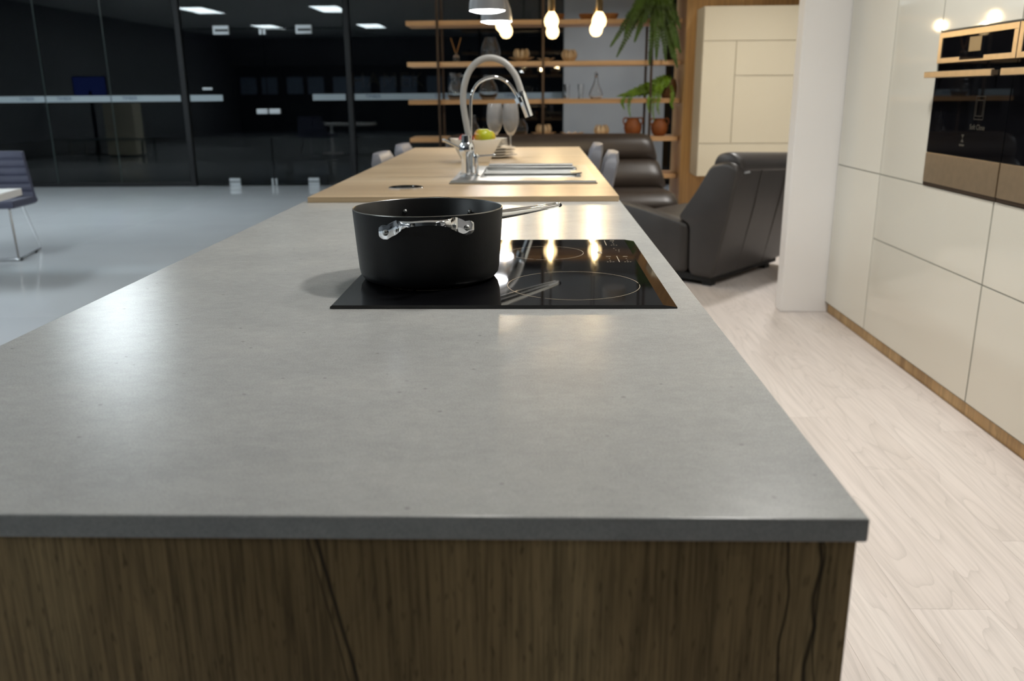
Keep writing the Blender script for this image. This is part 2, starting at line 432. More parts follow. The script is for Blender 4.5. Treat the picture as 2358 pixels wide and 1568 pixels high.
# ------------------------------------------------------------------ setting: floor
floor = sroot('floor')
obj('screed', B().box(-10.2, 3.4, -6.4, 12.3, -0.05, -0.0035), GROUT, floor)
obj('underlay', B().box(-0.25, 3.4, -4.2, 10.2, -0.0034, -0.0012), UNDERLAY, floor)
t_me = B().box(0, 1.1985, 0, 1.1985, -0.0035, 0.0).mesh('floor_tile', False)
t_me.materials.append(TILE)
XB = -0.25                                     # the tiles end and the laminate starts under the island
for i in range(8):
    for j in range(15):
        obj('floor_tile', t_me, None, floor, (XB - 1.2 * (i + 1), -6.1 + 1.2 * j, 0))
for j in range(15):
    if -6.1 + 1.2 * j > 8.3: 
        for i in range(3): obj('floor_tile', t_me, None, floor, (XB + 1.2 * i, -6.1 + 1.2 * j, 0))
p_me = B().box(0, 0.1926, 0, 1.2844, -0.0035, 0.0).mesh('plank', False)
p_me.materials.append(FLOORWOOD)
for i in range(19):
    x = XB + 0.193 * i
    y = -3.0 - 1.285 * ((i * 0.37) % 1.0)
    while y < 9.0:
        if y > -3.5: obj('plank', p_me, None, floor, (x, y, 0))
        y += 1.285

# ------------------------------------------------------------------ setting: walls, ceiling, outside
struct(obj('ceiling', B().box(-10.2, 3.4, -6.4, 12.2, 3.0, 3.1), CEIL))
struct(obj('wall_back', B().box(-10.2, 3.4, -6.5, -6.4, 0, 3.0), SHOW_WALL))
struct(obj('wall_left', B().box(-10.3, -10.2, -6.4, 12.2, 0, 3.0), SHOW_WALL))
struct(obj('wall_right', B().box(3.4, 3.5, -6.4, 12.2, 0, 3.0), SHOW_WALL))
struct(obj('wall_kitchen', B().box(2.26, 2.36, -0.6, 4.80, 0, 3.0), WHITE_WALL))
struct(obj('wall_stub', B().box(1.393, 3.4, 4.80, 4.91, 0, 3.0, 0.004), WHITE_WALL))
struct(obj('wall_lounge', B().box(0.37, 1.66, 11.55, 11.85, 0, 3.0), GREY_WALL))
struct(obj('wall_corner', B().box(1.84, 3.4, 11.55, 11.85, 0, 3.0), GREY_WALL))
woak = sroot('wall_oak')
for k, (a, b_) in enumerate(((1.385, 1.90), (1.903, 2.43), (2.433, 2.93), (2.933, 3.4))):
    obj('panel', B().box(a, b_, 8.42, 9.05, 0, 3.0, 0.002), OAK_WALL, woak)
struct(obj('ground', B().box(-14, 8, 12.3, 26, -0.06, -0.02), ASPHALT))

# glass front at Y = 11.9
YG = 11.9
def pane_window(n, x0, x1, seal=True, rail=True, film=None):
    w = sroot('window_%d' % n, ((x0 + x1) / 2, YG, 0)); h = (x1 - x0) / 2
    obj('pane', B().box(-h + 0.004, h - 0.004, -0.006, 0.006, 0.05, 2.98), GLASS_PANE, w)
    if rail: obj('bottom_rail', B().box(-h, h, -0.03, 0.03, 0.0, 0.05, 0.003), FRAME_DARK, w)
    if seal: obj('pane_edge', B().box(h - 0.004, h + 0.004, -0.010, 0.010, 0.05, 2.98), GLASS_EDGE, w)
    if film:
        f0, f1 = film
        f = obj('film_strip', B().box(f0 - (x0 + x1) / 2, f1 - (x0 + x1) / 2, -0.0085, -0.0065, 1.125, 1.205), FROST, w)
        x = f0 + 0.25
        while x < f1 - 0.2:
            if x > -7.4:
                me = text_mesh('TIMBER', 0.062, 0.0003)
                t = obj('lettering', me, MATS['printed_blue'], w, (x - (x0 + x1) / 2, -0.0095, 1.168)); t.rotation_euler = (R(90), 0, 0)
            x += 0.92
    return w
plain('printed_blue', srgb(52, 70, 96), 0.6)
pane_window(1, -10.2, -6.57, film=(-8.0, -6.585))
pane_window(2, -6.57, -5.68, film=(-6.568, -5.69))
pane_window(3, -5.68, -4.72, seal=False, film=(-5.678, -4.74))
pane_window(4, -2.41, 0.37, seal=False, film=(-2.40, 0.36))
pane_window(5, 1.66, 1.84, seal=False)
for i, x in enumerate((-4.675, -2.455)):
    struct(obj('trim_%d' % (i + 1), B().box(x - 0.036, x + 0.036, YG - 0.04, YG + 0.04, 0, 3.0, 0.004), FRAME_DARK))
over = sroot('window_6', (-3.565, YG, 2.04)); obj('pane', B().box(-1.06, 1.06, -0.006, 0.006, 0.0, 0.94), GLASS_PANE, over)
def glass_door(n, x0, x1, outer_left):
    d = sroot('door_%d' % n, ((x0 + x1) / 2, YG, 0)); h = (x1 - x0) / 2; s = -1 if outer_left else 1
    obj('leaf', B().box(-h, h, -0.006, 0.006, 0.012, 2.03), GLASS_PANE, d)
    ex = s * (h - 0.52)
    # patch fittings at the pivot, with a darker cover line
    f = obj('patch_fitting', B().box(ex - 0.105, ex + 0.105, -0.022, 0.022, 1.965, 2.075, 0.004), FITTING, d)
    obj('cover_line', B().box(ex - 0.075, ex + 0.10, -0.024, -0.0225, 2.0, 2.03), FRAME_DARK, f)
    f = obj('patch_fitting', B().box(ex - 0.075, ex + 0.075, -0.022, 0.022, -0.0, 0.105, 0.004), FITTING, d)
    obj('cover_line', B().box(ex - 0.073, ex + 0.073, -0.024, -0.0225, 0.052, 0.064), FRAME_DARK, f)
    a, b_ = (s * (h - 0.02), s * (h - 0.46))
    obj('film_strip', B().box(min(a, b_), max(a, b_), -0.0085, -0.0065, 1.125, 1.205), FROST, d)
    c = -s * (h - 0.08)
    obj('lock', B().box(c - 0.075, c + 0.075, -0.03, 0.03, 0.955, 1.02, 0.006), FITTING, d)
    obj('top_bolt', B().box(-s * (h - 0.02) - 0.018, -s * (h - 0.02) + 0.018, -0.02, 0.02, 1.96, 2.03, 0.003), FITTING, d)
    obj('floor_bolt', B().box(-s * (h - 0.02) - 0.012, -s * (h - 0.02) + 0.012, -0.02, 0.02, 0.0, 0.1, 0.003), FITTING, d)
    if outer_left: obj('sticker', B().box(-0.33, -0.2, -0.0085, -0.0065, 1.27, 1.3), FITTING, d)
    return d
glass_door(1, -4.63, -3.57, True)
glass_door(2, -3.56, -2.50, False)
t = obj('sign_lettering', text_mesh('HAMEK', 0.27, 0.004, 1.15), DARK_METAL, None, (-1.96, YG + 0.03, 1.37)); t.rotation_euler = (R(90), 0, 0)
tag(t, 'dark bronze capital letters behind the glass front beside the shelves', 'lettering')

# ------------------------------------------------------------------ ceiling lights
for i, x in enumerate((-7.3, -4.46)):
    for j, y in enumerate((-1.15, 3.85, 8.85)):
        where = ('far behind the island', 'level with the dining table', 'in front of the glass doors')[j]
        t = thing('ceiling_panel_light', 'cool white rectangular ceiling panel light %s, %s row' % (where, ('outer', 'inner')[i]), 'ceiling light', (x, y, 2.97), 0, 'showroom ceiling panels')
        obj('frame', B().ring_slab((-0.33, 0.33, -0.78, 0.78), (-0.30, 0.30, -0.75, 0.75), 0.0, 0.03), FITTING, t, smooth=False)
        obj('diffuser', B().box(-0.30, 0.30, -0.75, 0.75, 0.008, 0.03), PANEL_E, t)
SPOTS = [(1.02, 1.75, 1.0, 0, 'over the aisle beside the cooktop'), (1.02, 3.35, 1.0, 0, 'over the aisle before the ovens'), (0.05, 2.3, 0.35, 0, 'above the island between cooktop and sink'),
         (1.95, 6.6, 1.7, 0, 'added above the lounge to brighten the oak wall'), (0.95, 10.2, 0.95, 1, 'added to brighten the grey wall behind the shelves')]  # lounge and grey wall spots are added to brighten those walls
for i, (x, y, k, cool, where) in enumerate(SPOTS):
    t = thing('ceiling_spotlight', 'small round white ceiling spotlight %s' % where, 'spotlight', (x, y, 2.86), 0, 'ceiling spotlights')
    obj('housing', B().lathe([(0.0, 0.14), (0.14, 0.14), (0.14, 0.0), (0.125, 0.0), (0.125, 0.02), (0.0, 0.02)], n=28), WHITE_WALL, t)
    ld = bpy.data.lights.new('spot_beam', 'AREA'); ld.shape = 'DISK'; ld.size = 0.24; ld.energy = SPOT_W * k; ld.color = (0.86, 0.92, 1.0) if cool else (1.0, 0.975, 0.93); ld.spread = R(130)
    lo = bpy.data.objects.new('spot_beam', ld); COL.objects.link(lo); lo.parent = t; lo.location = (0, 0, -0.004)

# ------------------------------------------------------------------ island
IX0, IX1, IY0, IY1 = -0.693, 0.252, 0.593, 2.60
isl = thing('island_cabinet', 'oak clad kitchen island base with split grain end panel under the grey worktop', 'kitchen island', (0, 0, 0))
obj('end_panel', B().box(IX0 + 0.008, IX1 - 0.006, IY0 + 0.006, IY0 + 0.026, 0.0, 0.88, 0.001), OAK_END, isl)
obj('body', B().box(IX0 + 0.02, IX1 - 0.03, IY0 + 0.027, 3.72, 0.09, 0.70), CARCASS, isl)
obj('upper_rail', B().ring_slab((IX0 + 0.02, IX1 - 0.03, IY0 + 0.027, 3.72), (-0.23, 0.19, 3.02, 3.62), 0.70, 0.88), CARCASS, isl, smooth=False)
obj('plinth', B().box(IX0 + 0.05, IX1 - 0.06, IY0 + 0.03, 3.70, 0.0, 0.09), OAK_PLINTH, isl)
y = IY0 + 0.03
for k in range(4):
    d = obj('door', B().box(IX1 - 0.029, IX1 - 0.008, y + 0.002, y + 0.768, 0.10, 0.876, 0.0015), OAK_SIDE, isl)
    d = obj('side_panel', B().box(IX0 + 0.0, IX0 + 0.019, y + 0.002, y + 0.768, 0.10, 0.876, 0.0015), OAK_SIDE, isl)
    y += 0.772
wt = obj('island_worktop', B().box(IX0, IX1, IY0, IY1, 0.88, 0.90, 0.0022, 3), STONE)
tag(wt, 'long matte grey speckled stone worktop of the kitchen island', 'worktop')

# oak table top running on behind the stone
TX0, TX1, TY0, TY1 = -0.672, 0.246, 2.555, 4.93
tb = thing('oak_table', 'pale oak dining table top with lighter grain joining the grey worktop', 'table', (0, 0, 0))
obj('tabletop', B().ring_slab((TX0, TX1, TY0, TY1), (-0.205, 0.170, 3.085, 3.545), 0.9004, 0.916), OAK_TOP, tb, smooth=False)
obj('support', B().box(-0.27, -0.11, 4.78, 4.84, 0.0, 0.9, 0.003), OAK_SIDE, tb)
ZT = 0.9162

# ------------------------------------------------------------------ cooktop
ck = thing('induction_cooktop', 'black glass induction cooktop with slanted side edges set on the grey worktop', 'cooktop', (-0.048, 1.5465, 0.9003))
W2, D2 = 0.259, 0.2965
poly = [(-W2, 0.0), (W2, 0.0), (W2, 0.0018), (W2 - 0.021, 0.0052), (-W2 + 0.003, 0.0052), (-W2, 0.003)]
obj('glass', B().prism(poly, 1, -D2, D2), COOK_GLASS, ck, angle=5.0)
ZP = 0.0055
def zone(cx, cy, r, gaps):
    b = B(); a = 0.0
    for g in gaps + [2 * PI + gaps[0]]:
        if g > a: b.band((cx, cy), r - 0.0005, r + 0.0005, ZP, a, g - 0.035, 40)
        a = g + 0.035
    obj('cooking_zone', b, PRINT, ck)
zone(0.111, -0.156, 0.108, [0.06, 2.05, 4.22])
zone(0.070, 0.139, 0.073, [0.02, 2.2, 4.4])
zone(-0.130, -0.125, 0.073, [0.3, 2.4, 4.5])
zone(-0.125, 0.150, 0.090, [0.3, 2.4, 4.5])
obj('brand_mark', B().box(0.170, 0.179, 0.128, 0.152, ZP - 0.0004, ZP), PRINT, ck)
# touch controls
def marks(px, py):
    b = B()
    for (dx, dy, w, h) in px: b.box(dx - w/2, dx + w/2, dy - h/2, dy + h/2, ZP - 0.0004, ZP)
    return obj(py, b, PRINT, ck)
for (cx, cy) in ((0.195, 0.252), (0.205, 0.07)):
    obj('divider_line', B().box(cx - 0.0007, cx + 0.0007, cy - 0.030, cy + 0.030, ZP - 0.0004, ZP), PRINT, ck)
    for sx in (-1, 1):
        for (dy, kind) in ((0.026, 'bar'), (0.006, 'dot'), (-0.014, 'dot'), (-0.028, 'word')):
            x = cx + sx * 0.016
            if kind == 'dot': obj('touch_dot', B().band((x, cy + dy), 0.0, 0.0014, ZP, 0, 2*PI, 10), PRINT, ck)
            elif kind == 'bar': obj('touch_bar', B().box(x - 0.0045, x + 0.0045, cy + dy - 0.0013, cy + dy + 0.0013, ZP - 0.0004, ZP), PRINT, ck)
            else:
                for q in range(3): obj('touch_dash', B().box(x - 0.007 + q * 0.005, x - 0.004 + q * 0.005, cy + dy - 0.001, cy + dy + 0.001, ZP - 0.0004, ZP), PRINT, ck)
for (x, y) in ((0.207, 0.185), (0.209, 0.165), (0.215, 0.165), (0.214, 0.148)):
    obj('touch_dot', B().band((x, y), 0.0, 0.0014, ZP, 0, 2*PI, 10), PRINT, ck)

# ------------------------------------------------------------------ saucepan
pan = thing('saucepan', 'black anodised saucepan with chrome loop handles standing on the cooktop', 'saucepan', (-0.181, 1.463, 0.9062))
outer = [(0.0, 0.0), (0.104, 0.0), (0.112, 0.003), (0.1175, 0.010), (0.1195, 0.020), (0.1215, 0.045), (0.1265, 0.118)]
inner = [(0.1247, 0.1188), (0.1236, 0.117), (0.1185, 0.045), (0.116, 0.014), (0.108, 0.005), (0.0, 0.004)]
obj('body', B().lathe(outer, n=96), ANODISED, pan, angle=60)
obj('inside', B().lathe(inner, n=96), NONSTICK, pan, angle=60)
obj('rim', B().lathe([(0.1265, 0.118), (0.1262, 0.1192), (0.1250, 0.1195), (0.1245, 0.1188)], n=96), RIM_METAL, pan, angle=60)
def loop_handle(ang):
    """cast loop: two riveted plates and a flat arched bar"""
    def P(a, r, z): return Vector((r * math.cos(a), r * math.sin(a), z))
    b = B(); half = R(35); rings = []
    for i in range(41):
        t = -1 + 2 * i / 40.0
        k = max(0.0, 1 - (abs(t) / 0.62) ** 2) ; k = k * k * (3 - 2 * k)                 # 0 on the plates, 1 in the middle
        e = 1.0 if abs(t) < 0.93 else 0.62 + 0.38 * (1 - abs(t)) / 0.07
        hz = (0.0112 * (1 - k) + 0.0042 * k) * e; hr = 0.0024 * (1 - k) + 0.0088 * k
        r = 0.1288 + 0.024 * k ** 0.8; zc = 0.0965 + 0.0028 * t + 0.0165 * max(0.0, 1 - (abs(t) / 0.8) ** 2) ** 0.9
        ring = []
        for (u, w) in ((-1, -0.6), (-0.6, -1), (0.6, -1), (1, -0.6), (1, 0.6), (0.6, 1), (-0.6, 1), (-1, 0.6)):
            ring.append(P(ang + half * t, r + u * hr, zc + w * hz))
        rings.append(ring)
    b.rings(rings)
    h = obj('loop_handle', b, CHROME, pan, label='polished chrome loop handle', angle=60)
    for s in (-1, 1):
        a0 = ang + s * R(29)
        rv = B(); rv.ball(P(a0, 0.1318, 0.0965 + 0.0028 * s), (0.0048, 0.0048, 0.0048), 14, 8); obj('rivet', rv, STEEL, h)
        ri = B(); ri.ball(P(a0, 0.1228, 0.0965), (0.0045, 0.0045, 0.0045), 12, 8); obj('rivet', ri, STEEL, pan)
loop_handle(R(-84.8)); loop_handle(R(88))
ha = math.atan2(0.818, 0.575)
def HP(r, z, w=0.0): return Vector((r * math.cos(ha) - w * math.sin(ha), r * math.sin(ha) + w * math.cos(ha), z))
for s, zz in ((1, 0.0), (-1, 0.0)):
    pts = [HP(0.126, 0.086, s*0.004), HP(0.16, 0.085, s*0.009), HP(0.22, 0.083, s*0.010), HP(0.30, 0.0815, s*0.009), HP(0.36, 0.0808, s*0.0075), HP(0.395, 0.081, s*0.004)]
    obj('long_handle_bar', B().tube(pts, [0.0100, 0.0088, 0.0070, 0.0052, 0.0042, 0.0038], 12), CHROME, pan)
obj('handle_end', B().tube([HP(0.392, 0.081, -0.008), HP(0.400, 0.0815, 0), HP(0.392, 0.081, 0.008)], 0.0042, 12), CHROME, pan)
obj('handle_mount', B().tube([HP(0.118, 0.084), HP(0.134, 0.085)], 0.016, 14, True, 0.8), CHROME, pan)

# ------------------------------------------------------------------ sink and taps
sk = thing('kitchen_sink', 'stainless steel inset sink with flat rim in the oak table', 'sink', (0, 0, ZT))
obj('rim', B().ring_slab((-0.287, 0.208, 2.913, 3.615), (-0.196, 0.162, 3.095, 3.535), 0.0002, 0.0045), STEEL, sk, smooth=False)
def rect(x0, x1, y0, y1, z): return [(x0, y0, z), (x1, y0, z), (x1, y1, z), (x0, y1, z)]
obj('bowl', B().rings([rect(-0.2, 0.166, 3.091, 3.539, 0.003), rect(-0.196, 0.162, 3.095, 3.535, -0.002), rect(-0.188, 0.154, 3.105, 3.525, -0.16), rect(-0.16, 0.126, 3.135, 3.495, -0.18)], True, False, True), STEEL, sk, angle=60)
obj('drain', B().lathe([(0.0, 0.002), (0.035, 0.002), (0.04, 0.0), (0.04, -0.003)], (-0.017, 3.31, -0.178), 20), CHROME, sk)
for k, (y0, z) in enumerate(((3.50, 0.012), (3.40, 0.010), (3.16, 0.008))):
    obj('edge_rail', B().tube([(-0.185, y0 + 0.03, z), (0.15, y0 + 0.03, z)], 0.007, 10), STEEL, sk)
obj('rim_front_bead', B().tube([(-0.283, 2.918, 0.0055), (0.204, 2.918, 0.0055)], 0.0045, 8), STEEL, sk)
obj('corner_tab', B().prism([(0.13, 0.008), (0.168, 0.012), (0.168, 0.016), (0.13, 0.012)], 1, 3.16, 3.26), STEEL, sk)
ZR = ZT + 0.0047
# mixer tap, hose spout
fx, fy = -0.247, 3.2
fa = thing('mixer_tap', 'tall chrome kitchen mixer tap with arched grey hose spout beside the sink', 'tap', (fx, fy, ZR))
obj('base', B().lathe([(0.0, 0.0), (0.027, 0.0), (0.027, 0.004), (0.022, 0.008), (0.021, 0.066), (0.026, 0.074), (0.029, 0.09), (0.027, 0.106), (0.022, 0.116), (0.0, 0.116)], n=28), CHROME, fa)
obj('neck', B().lathe([(0.0, 0.112), (0.0195, 0.112), (0.0195, 0.140), (0.016, 0.143), (0.0, 0.143)], n=24), CHROME, fa)
lv = obj('lever', B().tube([(-0.02, 0, 0.094), (-0.035, 0, 0.101), (-0.045, 0, 0.106), (-0.082, 0, 0.124)], [0.006, 0.006, 0.0048, 0.0062], 12), CHROME, fa)
obj('lever_knob', B().ball((-0.083, 0, 0.1245), 0.0066, 12, 8), CHROME, lv)
def smooth_path(pts, n=6):
    P = [Vector(p) for p in pts]; out = []
    for i in range(len(P) - 1):
        p0 = P[max(i-1, 0)]; p1 = P[i]; p2 = P[i+1]; p3 = P[min(i+2, len(P)-1)]
        for k in range(n):
            t = k / n
            out.append(0.5 * ((2*p1) + (-p0 + p2)*t + (2*p0 - 5*p1 + 4*p2 - p3)*t*t + (-p0 + 3*p1 - 3*p2 + p3)*t*t*t))
    out.append(P[-1]); return out
spout = [(0.008, 0, 0.135), (0.002, 0, 0.17), (-0.006, 0, 0.22), (-0.010, 0, 0.265), (-0.004, 0, 0.315), (0.016, 0, 0.365), (0.052, 0, 0.398), (0.096, 0, 0.406), (0.142, 0, 0.388), (0.178, 0, 0.345), (0.200, 0, 0.285)]
obj('hose', B().tube(smooth_path(spout), 0.0115, 14), HOSE, fa)
arm = [(0.014, 0.002, 0.13), (0.016, 0.002, 0.20), (0.017, 0.002, 0.25), (0.024, 0.002, 0.29), (0.050, 0.002, 0.325), (0.100, 0.002, 0.342), (0.145, 0.002, 0.326), (0.175, 0.002, 0.290), (0.188, 0.002, 0.262)]
obj('support_arm', B().tube(smooth_path(arm), 0.0058, 12), CHROME, fa)
sh = obj('spray_head', B().tube([(0.196, 0, 0.292), (0.200, 0, 0.28), (0.206, 0, 0.262), (0.226, 0, 0.205)], [0.014, 0.0165, 0.0165, 0.0145], 18), CHROME, fa)
obj('holder_ring', B().tube([(0.190, 0, 0.272), (0.197, 0, 0.254)], 0.0185, 18), CHROME, sh)
sd = thing('soap_dispenser', 'short slim chrome pump with thin sideways nozzle next to the mixer tap', 'soap dispenser', (-0.212, 3.17, ZR))
obj('stem', B().lathe([(0.0, 0.0), (0.013, 0.0), (0.013, 0.003), (0.0072, 0.006), (0.0072, 0.062), (0.011, 0.064), (0.011, 0.072), (0.009, 0.076), (0.0, 0.076)], n=18), CHROME, sd)
nz = obj('nozzle', B().tube([(0.0, 0, 0.069), (0.03, 0, 0.071), (0.062, 0, 0.073)], [0.0045, 0.003, 0.003], 10), CHROME, sd)
obj('nozzle_tip', B().ball((0.064, 0, 0.073), 0.0055, 12, 8), CHROME, nz)
ps = thing('popup_socket', 'flat round black and chrome pop-up socket lid set flush in the oak table', 'socket', (-0.415, 2.80, ZT))
obj('ring', B().lathe([(0.048, 0.0), (0.056, 0.0), (0.056, 0.003), (0.052, 0.0045), (0.048, 0.004)], n=36), CHROME, ps)
obj('lid', B().lathe([(0.0, 0.0036), (0.03, 0.0036), (0.0315, 0.0028), (0.0478, 0.0028), (0.0478, 0.0), (0.0, 0.0)], n=36), BLACK_GLASS, ps)

# ------------------------------------------------------------------ tableware
fb = thing('fruit_bowl', 'square white porcelain fruit bowl with flared sides on the oak table', 'bowl', (-0.260, 3.86, ZT), R(24))
def sq(h, z, bulge=0.0):
    pts = []
    for k in range(4):
        a = Vector((h, -h)) if k == 0 else Vector((h, h)) if k == 1 else Vector((-h, h)) if k == 2 else Vector((-h, -h))
        c = Vector((h, h)) if k == 0 else Vector((-h, h)) if k == 1 else Vector((-h, -h)) if k == 2 else Vector((h, -h))
        for t in (0.06, 0.5, 0.94):
            p = a.lerp(c, t); pts.append((p.x, p.y, z - (bulge if t == 0.5 else 0)))
    return pts
obj('shell', B().rings([sq(0.038, 0.0), sq(0.048, 0.001), sq(0.060, 0.03), sq(0.091, 0.098, 0.005), sq(0.091, 0.102, 0.005), sq(0.087, 0.102, 0.005), sq(0.056, 0.034), sq(0.044, 0.008)], True, True, True), PORCELAIN, fb)
def apple(loc, m, lab, rz=0.0, s=1.0):
    t = thing('apple', lab, 'apple', loc, rz, 'apples in the white bowl')
    prof = [(0.0, 0.008), (0.012, 0.001), (0.022, 0.0), (0.032, 0.01), (0.038, 0.028), (0.0385, 0.042), (0.034, 0.057), (0.022, 0.067), (0.011, 0.067), (0.0, 0.06)]
    b = B().lathe([(r * s, z * s) for r, z in prof], n=24); obj('flesh', b, m, t, angle=80)
    obj('stalk', B().tube([(0, 0, 0.058 * s), (0.002, 0, 0.072 * s), (0.005, 0, 0.079 * s)], 0.0015, 6), SOIL, t)
apple((-0.226, 3.828, ZT + 0.076), APPLE, 'large yellow-green apple with a red blush on top in the white bowl', R(10), 0.98)
apple((-0.207, 3.893, ZT + 0.072), APPLE, 'smaller green apple at the plate side of the white bowl', R(200), 0.88)
apple((-0.300, 3.862, ZT + 0.058), RED_APPLE, 'red apple behind the tap in the white bowl', 0.0, 0.90)
apple((-0.260, 3.860, ZT + 0.0085), RED_APPLE, 'red apple lying underneath the others in the white bowl', 0.4, 0.74)
def plate_mesh(r): return B().lathe([(0.0, 0.0), (r*0.55, 0.0), (r*0.6, 0.003), (r, 0.0095), (r, 0.0115), (r*0.97, 0.0115), (r*0.6, 0.006), (0.0, 0.0045)], n=40).mesh('plate')
big = plate_mesh(0.106); small = plate_mesh(0.078)
ordinal = ['lowest', 'second', 'third', 'fourth']
for k in range(4):
    o = obj('plate', big, PORCELAIN, None, (-0.203 + 0.002*k, 4.14, ZT + 0.0003 + k * 0.0122)); tag(o, 'large white dinner plate, %s of the stack beside the fruit bowl%s' % (ordinal[k], '' if k == 0 else ' from below'), 'plate', 'white plates stacked on the oak table')
for k in range(4):
    o = obj('plate', small, PORCELAIN, None, (-0.205 - 0.001*k, 4.14, ZT + 0.0003 + 4 * 0.0122 + k * 0.0092)); tag(o, 'small white side plate, %s above the dinner plates in the stack' % ('first', 'second', 'third', 'topmost')[k], 'plate', 'white plates stacked on the oak table')
def wineglass(x, y, lab):
    t = thing('wine_glass', lab, 'wine glass', (x, y, ZT), 0, 'wine glasses behind the plates')
    obj('foot', B().lathe([(0.0, 0.0), (0.034, 0.0), (0.034, 0.0015), (0.006, 0.006), (0.0036, 0.014), (0.0034, 0.075), (0.0055, 0.09), (0.0, 0.093)], n=28), GLASS_WINE, t)
    obj('bowl', B().lathe([(0.0, 0.09), (0.012, 0.093), (0.026, 0.115), (0.0375, 0.145), (0.0405, 0.172), (0.0385, 0.205), (0.0335, 0.242), (0.0322, 0.242), (0.0370, 0.205), (0.0390, 0.172), (0.036, 0.147), (0.024, 0.117), (0.011, 0.097), (0.0, 0.095)], n=32), GLASS_WINE, t, angle=80)
wineglass(-0.197, 4.36, 'empty wine glass nearer the tap behind the plate stack')
wineglass(-0.119, 4.32, 'empty wine glass farther from the tap behind the plate stack')

# ------------------------------------------------------------------ counter chairs
def counter_chair(lab, loc, rz):
    t = thing('counter_chair', lab, 'chair', loc, rz, 'grey counter chairs at the oak table')
    # faces +y; seat centre at origin
    obj('seat', B().box(-0.21, 0.21, -0.2, 0.2, 0.60, 0.66, 0.025, 3), CHAIR_GREY, t)
    rings = []
    for i in range(9):
        u = i / 8.0; z = 0.60 + 0.335 * u; y = -0.17 - 0.07 * u
        hw = 0.205 * (1 - 0.10 * u ** 2) * (0.86 if i == 8 else 1.0); th = 0.026 if i < 8 else 0.014
        c = 0.03
        pts = []
        for a in range(9): 
            s = -1 + a / 4.0; pts.append((hw * s, y - th - c * (1 - s * s) * 0.6, z))
        for a in range(9):
            s = 1 - a / 4.0; pts.append((hw * s, y + th - c * (1 - s * s) * 0.6, z))
        rings.append(pts)
    obj('backrest', B().rings(rings), CHAIR_GREY, t, angle=70)
    for sx in (-1, 1):
        for sy in (-1, 1):
            obj('leg', B().tube([(sx * 0.16, sy * 0.15, 0.60), (sx * 0.19, sy * 0.19, 0.0)], 0.011, 10), CHROME, t)
    obj('footrest', B().tube([(-0.178, 0.172, 0.25), (0.178, 0.172, 0.25)], 0.009, 10), CHROME, t)
    return t
counter_chair('grey leather counter chair nearer the sink on the glass front side of the table', (-0.50, 4.24, 0), R(-90))
counter_chair('grey leather counter chair farther from the sink on the glass front side of the table', (-0.50, 4.93, 0), R(-90))
counter_chair('grey leather counter chair nearer the sink on the armchair side of the table', (0.125, 4.22, 0), R(87))
counter_chair('grey leather counter chair farther from the sink on the armchair side of the table', (0.10, 4.88, 0), R(88))

# ------------------------------------------------------------------ pendant lamps
def dome(x, y, z, lab):
    t = thing('dome_pendant', lab, 'pendant lamp', (x, y, z), 0, 'dome pendants over the oak table')
    obj('shade', B().lathe([(0.092, 0.0), (0.095, 0.0), (0.093, 0.03), (0.085, 0.075), (0.066, 0.125), (0.04, 0.16), (0.02, 0.172), (0.0, 0.174), (0.0, 0.170), (0.038, 0.157), (0.064, 0.122), (0.083, 0.073), (0.091, 0.03), (0.092, 0.0)], n=40), LAMP_GREY, t, angle=60)
    obj('diffuser', B().lathe([(0.0, -0.010), (0.06, -0.008), (0.0915, 0.002), (0.0915, 0.006), (0.0, 0.007)], n=40), DOME_E, t)
    obj('cable', B().tube([(0, 0, 0.17), (0, 0, 3.0 - z)], 0.0025, 6), RUBBER, t)
    obj('ceiling_rose', B().lathe([(0.0, 3.0 - z - 0.03), (0.05, 3.0 - z - 0.03), (0.05, 3.0 - z)], n=20), LAMP_GREY, t)
dome(-0.2475, 4.77, 1.616, 'grey dome pendant lamp nearer the tap over the oak table')
dome(-0.2312, 5.50, 1.616, 'grey dome pendant lamp farther from the tap beyond the oak table')
def bulb(x, y, z, lab):
    t = thing('bulb_pendant', lab, 'pendant bulb', (x, y, z), 0, 'bare bulbs hanging before the shelves')
    obj('bulb_glass', B().lathe([(0.0, -0.050), (0.024, -0.045), (0.041, -0.026), (0.047, -0.002), (0.043, 0.020), (0.032, 0.040), (0.021, 0.055), (0.0, 0.056)], n=18), BULB_SHELL, t, angle=80)
    obj('filament', B().lathe([(0.0, -0.026), (0.009, -0.022), (0.015, -0.008), (0.0155, 0.004), (0.011, 0.024), (0.006, 0.034), (0.0, 0.037)], n=14), BULB_E, t, angle=80)
    obj('socket', B().lathe([(0.0, 0.055), (0.021, 0.055), (0.023, 0.065), (0.023, 0.12), (0.012, 0.145), (0.0, 0.15)], n=18), BRASS, t)
    obj('cable', B().tube([(0, 0, 0.145), (0, 0, 3.0 - z)], 0.0025, 6), RUBBER, t)
BY0, BY1 = 5.82, 6.5
near = 'nearer the oak table'; far = 'nearer the shelves'
bulb(-0.205, BY0, 1.623, 'glowing warm round bulb under the dome lamps, %s' % near)
bulb(-0.205, BY1, 1.626, 'glowing warm round bulb under the dome lamps, %s' % far)
bulb(0.104, BY0, 1.640, 'glowing warm round bulb in the middle of the three, %s' % near)
bulb(0.124, BY1, 1.620, 'glowing warm round bulb in the middle of the three, %s' % far)
bulb(0.405, BY0, 1.638, 'glowing warm round bulb closest to the fern, %s' % near)
bulb(0.432, BY1, 1.633, 'glowing warm round bulb closest to the fern, %s' % far)

